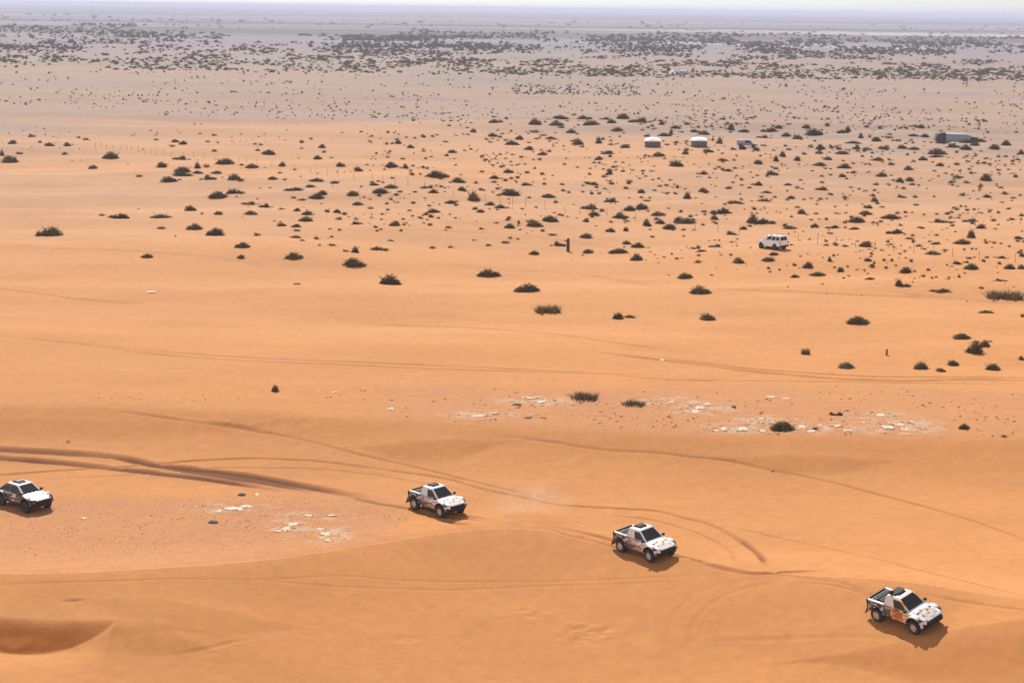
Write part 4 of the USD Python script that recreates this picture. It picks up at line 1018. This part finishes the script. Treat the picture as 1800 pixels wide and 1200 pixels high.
scatter('small_dark_scrub', 'many small dark plants scattered between the bushes of the plain', *[c[pick] for c in tufts], 40, M_LEAF, 'scrub', 8)
sparse = join(sow(1800, -60, 1860, 130, 215, 2.4, 5.8, r_s, (.5, .9), clump=.5),
              sow(130, -60, 1860, 140, 215, 5.0, 10.0, r_s, (.3, .5), clump=.7),
              sow(200, 900, 1120, 148, 166, 3.0, 7.0, r_s, (.35, .6)), sow(260, 1150, 1830, 168, 214, 3.0, 7.5, r_s, (.35, .6), clump=.8))
scatter('grey_plain_scrub', 'tiny dark plants sprinkled over the grey gravel plain', *sparse, 24, M_LEAF, 'scrub', 4)
belt = join(sow(2000, -60, 1860, 92, 133, 5.0, 16.0, r_s, (.26, .45), clump=.7),
            sow(3200, -60, 1860, 96, 132, 3.0, 9.0, r_s, (.35, .6), clump=.9),
            sow(1100, 700, 1860, 104, 130, 4.0, 12.0, r_s, (.3, .5), clump=.8),
            sow(3600, -60, 1860, 80, 98, 3.0, 11.0, r_s, (.35, .6), clump=.8),
            sow(4600, 600, 1860, 66, 88, 2.5, 10.0, r_s, (.4, .7), clump=.9),
            sow(1100, -60, 330, 52, 80, 3.0, 10.0, r_s, (.4, .6), clump=.9),
            sow(2400, 700, 1860, 54, 70, 2.0, 9.0, r_s, (.4, .7), clump=.6),
            sow(900, -60, 1860, 36, 58, 2.5, 12.0, r_s, (.18, .32), clump=.9),
            sow(600, 200, 900, 66, 76, 3.0, 14.0, r_s, (.25, .4), clump=.5))
scatter('far_scrub_belt', 'dark belt of desert scrub across the plain near the horizon', *belt, 22, M_LEAF, 'scrub', 6)

# ------------------------------------------------------------------ stones and crusts
def slab(r, w, d, h):
    n = 14
    a = np.linspace(0, 2 * math.pi, n, endpoint=False)
    q = r.uniform(.45, 1.1, n)
    p = np.stack([np.cos(a) * q * w / 2, np.sin(a) * q * d / 2], 1)
    m = trimesh.Trimesh(*meshkit.arrays(slab_top(ccw(p), -.15, h))[:2])
    m = m.subdivide().subdivide()
    v = np.array(m.vertices)
    v += (meshkit.fbm(v * 2.5 + r.uniform(0, 50), 3, 4) - .5)[:, None] * [.5, .3, .22] * min(1, w)
    top = v[:, 2] > h * .4
    v[top, :2] *= .90
    m.vertices = v
    return m
PALE_SLABS = """410 895 60 9;436 890 34 6;385 898 18 6;503 930 30 11;517 921 26 8;572 938 32 10;577 950 28 9;563 930 22 5;541 906 34 5;582 906 22 5;489 934 16 7;452 869 16 4;147 912 13 5;930 700 44 6;952 706 26 6;842 731 44 4;870 727 22 4;1231 717 38 9;1222 723 26 7;1243 711 24 5;1272 754 26 9;1306 754 26 13;1340 757 18 6;1256 757 20 5;1409 750 18 7;1426 757 26 6;1441 746 18 5;1470 749 32 6;1490 757 28 5;1545 729 32 6;1560 752 42 9;1590 754 24 8;1582 746 20 6;1602 741 18 5;1340 736 24 5;1356 698 28 5;1164 633 10 5;588 689 18 4;686 719 20 4;560 687 12 3;1180 707 18 4;1400 736 22 4;1516 743 18 5;1380 700 20 4"""
r_r = np.random.default_rng(9)
sl = [tuple(map(float, e.split())) for e in PALE_SLABS.split(';')]
anchors += [('the gravel flat', 520, 925), ('the black rally car', 45, 870)]
sw = place_words([(e[0], e[1]) for e in sl])
for k, (x, y, w, h) in enumerate(sl):
    gp = ground([x], [y])[0]; kp = px_per_m(gp)
    sin_d = (CAM[2] - gp[2]) / np.linalg.norm(gp - CAM)
    m = slab(r_r, w / kp * .8, h / kp / sin_d * .75, r_r.uniform(.03, .09))
    o, d, a = sw[k]
    pr = obj('pale_rock', m, M_GYPSUM)
    tag(pr, '%s pale chalky slab, %s %s %s' % ('long' if w / h > 5 else 'broad', o, d, a), 'rock', 'pale slabs on the ground')
    placed(pr, gp + [0, 0, -.02], 0)
def boulder(r, w, d, h):
    m = trimesh.creation.icosphere(2, 1.0)
    v = np.array(m.vertices)
    v *= (1 + .45 * (meshkit.fbm(v * 1.6 + r.uniform(0, 50), 3, 8) - .5))[:, None]
    v[:, 2] = np.maximum(v[:, 2], -.3)
    m.vertices = v * [w / 2, d / 2, h]
    return m
for x, y, w, h, mat, label in ((120, 776, 9, 8, M_GYPSUM, 'small white boulder alone on the smooth sand at far left'),
        (425, 870, 14, 8, M_ROCKD, 'dark boulder at the end of the deep wheel tracks'),
        (374, 918, 19, 8, M_ROCKD, 'flat dark boulder on the gravel flat right of the black rally car'),
        (522, 500, 15, 6, M_ROCKD, 'dark flat stone alone on open sand left of the middle'),
        (928, 734, 15, 4, M_ROCKD, 'dark flat stone by the dune brink above the convoy'),
        (908, 711, 18, 5, M_ROCKD, 'dark flat stone among pale slabs above the dune brink'),
        (1358, 828, 7, 4, M_ROCKB, 'small brown stone beside a single wheel track on the right slope'),
        (1290, 716, 9, 6, M_ROCKD, 'dark stone beside the broad pale slabs'),
        (267, 514, 20, 4, M_GYPSUM, 'pale flat stone alone on open sand at left')):
    gp = ground([x], [y])[0]; kp = px_per_m(gp)
    pr = obj('boulder', boulder(r_r, w / kp, w / kp * .8, h / kp * .6), mat, smooth=True)
    tag(pr, label, 'stone'); placed(pr, gp, 0)
def stones(name, label, px, py, w, mat, seed):
    r = np.random.default_rng(seed)
    g = ground(px, py); k = px_per_m(g)
    ico = trimesh.creation.icosphere(0, 1.0); vs, fs, n = [], [], 0
    for p, ww in zip(g, w / k):
        v = np.array(ico.vertices) * r.uniform(.6, 1.2, (12, 1)) * [ww * .5, ww * .5 * r.uniform(.6, 1), ww * r.uniform(.18, .36)]
        vs.append(v + p); fs.append(np.array(ico.faces) + n); n += 12
    tag(obj(name, (np.vstack(vs), np.vstack(fs)), mat), label, 'stones', kind='stuff')
n = 2600
px, py = r_r.uniform(-80, 720, n), r_r.uniform(868, 992, n)
edge = np.interp(px, [-80, 0, 200, 350, 500, 650, 720], [996, 990, 984, 974, 958, 936, 930])
top = np.interp(px, [-80, 120, 330, 520, 640, 720], [905, 890, 873, 873, 880, 900])
q = meshkit.fbm(np.stack([px / 30, py / 10, np.zeros(n)], 1), 3, 12)
m = (py < edge - 4) & (py > top) & (r_r.uniform(0, 1, n) < ss(.35, .62, q) * .8)
stones('basin_stones', 'brown pebbles strewn over the gravel flat at lower left', px[m], py[m], np.exp(r_r.uniform(np.log(1.2), np.log(4.2), m.sum())), M_ROCKB, 31)
n = 2300
px, py = r_r.uniform(560, 1860, n), r_r.uniform(676, 768, n)
br = np.interp(px, [0, 450, 650, 900, 1130, 1370, 1860], [714, 722, 735, 750, 760, 767, 772])
q = meshkit.fbm(np.stack([px / 45, py / 9, np.zeros(n)], 1), 3, 14)
m = (py < br - 3) & (r_r.uniform(0, 1, n) < ss(.40, .64, q) * ss(676, 715, py) * ss(560, 900, px))
stones('plain_stones', 'dark stones strewn over the plain just behind the dune brink', px[m], py[m], np.exp(r_r.uniform(np.log(1.6), np.log(8.0), m.sum())), M_ROCKB, 33)
cr = [(405, 894, 60, 9, 60), (508, 926, 34, 12, 60), (575, 938, 34, 15, 60), (560, 906, 60, 6, 50), (1232, 717, 60, 12, 120), (1290, 752, 60, 8, 120), (1430, 750, 80, 10, 150), (1545, 730, 50, 8, 90), (1590, 748, 60, 14, 150), (945, 704, 60, 7, 70), (850, 729, 60, 6, 60), (1170, 706, 60, 8, 60), (1345, 738, 55, 9, 90)]
px = np.concatenate([r_r.normal(a, c * .7, n_) for a, b, c, d, n_ in cr]); py = np.concatenate([r_r.normal(b, d * .55, n_) for a, b, c, d, n_ in cr])
br = np.interp(px, [0, 450, 650, 900, 1130, 1370, 1860], [714, 722, 735, 750, 760, 767, 772])
m = (py < br - 3) | (px < 700)
stones('pale_chips', 'pale chips of crust strewn round the chalky slabs', px[m], py[m], np.exp(r_r.uniform(np.log(1.5), np.log(7.0), m.sum())), M_GYPSUM, 37)
px, py = r_r.uniform(80, 640, 60), r_r.uniform(690, 708, 60)
stones('left_plain_stones', 'sparse small stones on the plain behind the left dune brink', px, py, np.exp(r_r.uniform(np.log(1.5), np.log(5.0), 60)), M_ROCKB, 35)

# ------------------------------------------------------------------ the old fence line
FP = [(168, 260), (177, 260), (187, 261), (199, 261), (213, 263), (223, 263), (231, 264), (243, 267), (255, 270), (265, 270), (274, 272), (287, 272), (301, 275), (322, 277), (340, 278), (358, 280), (377, 282), (398, 283), (420, 285), (433, 286), (452, 288), (478, 292), (518, 299), (546, 304), (575, 308), (594, 310), (622, 313), (655, 318), (673, 322), (694, 324), (717, 326), (746, 330), (770, 336), (797, 345), (824, 350), (853, 353), (879, 357), (901, 360), (924, 362), (958, 368), (993, 376), (1019, 377), (1042, 377), (1067, 379), (1094, 384), (1117, 388), (1150, 393), (1185, 398), (1222, 404), (1262, 408), (1300, 412), (1403, 423), (1437, 429), (1469, 431), (1504, 435), (1538, 438), (1571, 442), (1606, 444), (1640, 448), (1674, 451), (1721, 458), (1784, 462)]
fw = place_words([(x, y - 5) for x, y in FP])
M_POST = principled('grey_post_wood', (0.27, 0.20, 0.15), 0.9, var=0.3)
first_post = None
for i, (x, y) in enumerate(FP):
    o, d, a = fw[i]
    label = 'thin weathered fence post, %s %s %s' % (o, d, a)
    gp = ground([x], [y])[0]
    if first_post is None:
        first_post = t = thing('fence_post', label, 'fence post', 'posts of the old fence line')
        obj('shaft', Manifold.cylinder(1.65, .045, .035, 8).translate([0, 0, -.35]), M_POST, str(t.GetPath()), smooth=40)
        obj('cap', Manifold.cylinder(.02, .035, .02, 8).translate([0, 0, 1.3]), M_POST, str(t.GetPath()), smooth=40)
    else:
        t = copy_of(first_post, label, 'fence post', 'posts of the old fence line')
    placed(t, gp, r_r.uniform(0, 360), (1, 1, r_r.uniform(.75, 1.15)))

# ------------------------------------------------------------------ dust hanging behind the third pickup
dust_mat = usdkit.material(stage, '/World/Looks/dust_air', {
    't': ('texture_coordinate', {}), 'l': ('vector_math', {'math_type': 'length'}),
    'f': ('map_range', {'range_type': 'smoothstep', 'from_min': 1.0, 'from_max': 0.25, 'to_min': 0.0, 'to_max': 1.0}),
    'n': ('noise_texture', {'scale': 2.2, 'detail': 4.0, 'roughness': 0.6}),
    'nr': ('map_range', {'from_min': 0.42, 'from_max': 0.70, 'to_min': 0.0, 'to_max': 1.0, 'clamp': True}),
    'm': ('math', {'math_type': 'multiply'}), 'k': ('math', {'math_type': 'multiply', 'value2': 0.26}),
    'v': ('principled_volume', {'color': (0.86, 0.62, 0.44), 'anisotropy': 0.3})},
    [('t.object', 'l.vector1'), ('l.value', 'f.value'), ('t.object', 'n.vector'), ('n.fac', 'nr.value'), ('f.result', 'm.value1'), ('nr.result', 'm.value2'), ('m.value', 'k.value1'), ('k.value', 'v.density')], volume='v.volume')
for px_, py_, sx, sy, sz, label in ((930, 905, 4.2, 2.6, 2.0, 'pale dust hanging over the sand between the two middle pickups'),):
    gp = ground([px_], [py_])[0]
    q = tag(obj('dust_cloud', trimesh.creation.icosphere(3, 1.0), dust_mat), label, 'dust', kind='stuff')
    placed(q, gp + [0, 0, sz * .55], 0, (sx, sy, sz))
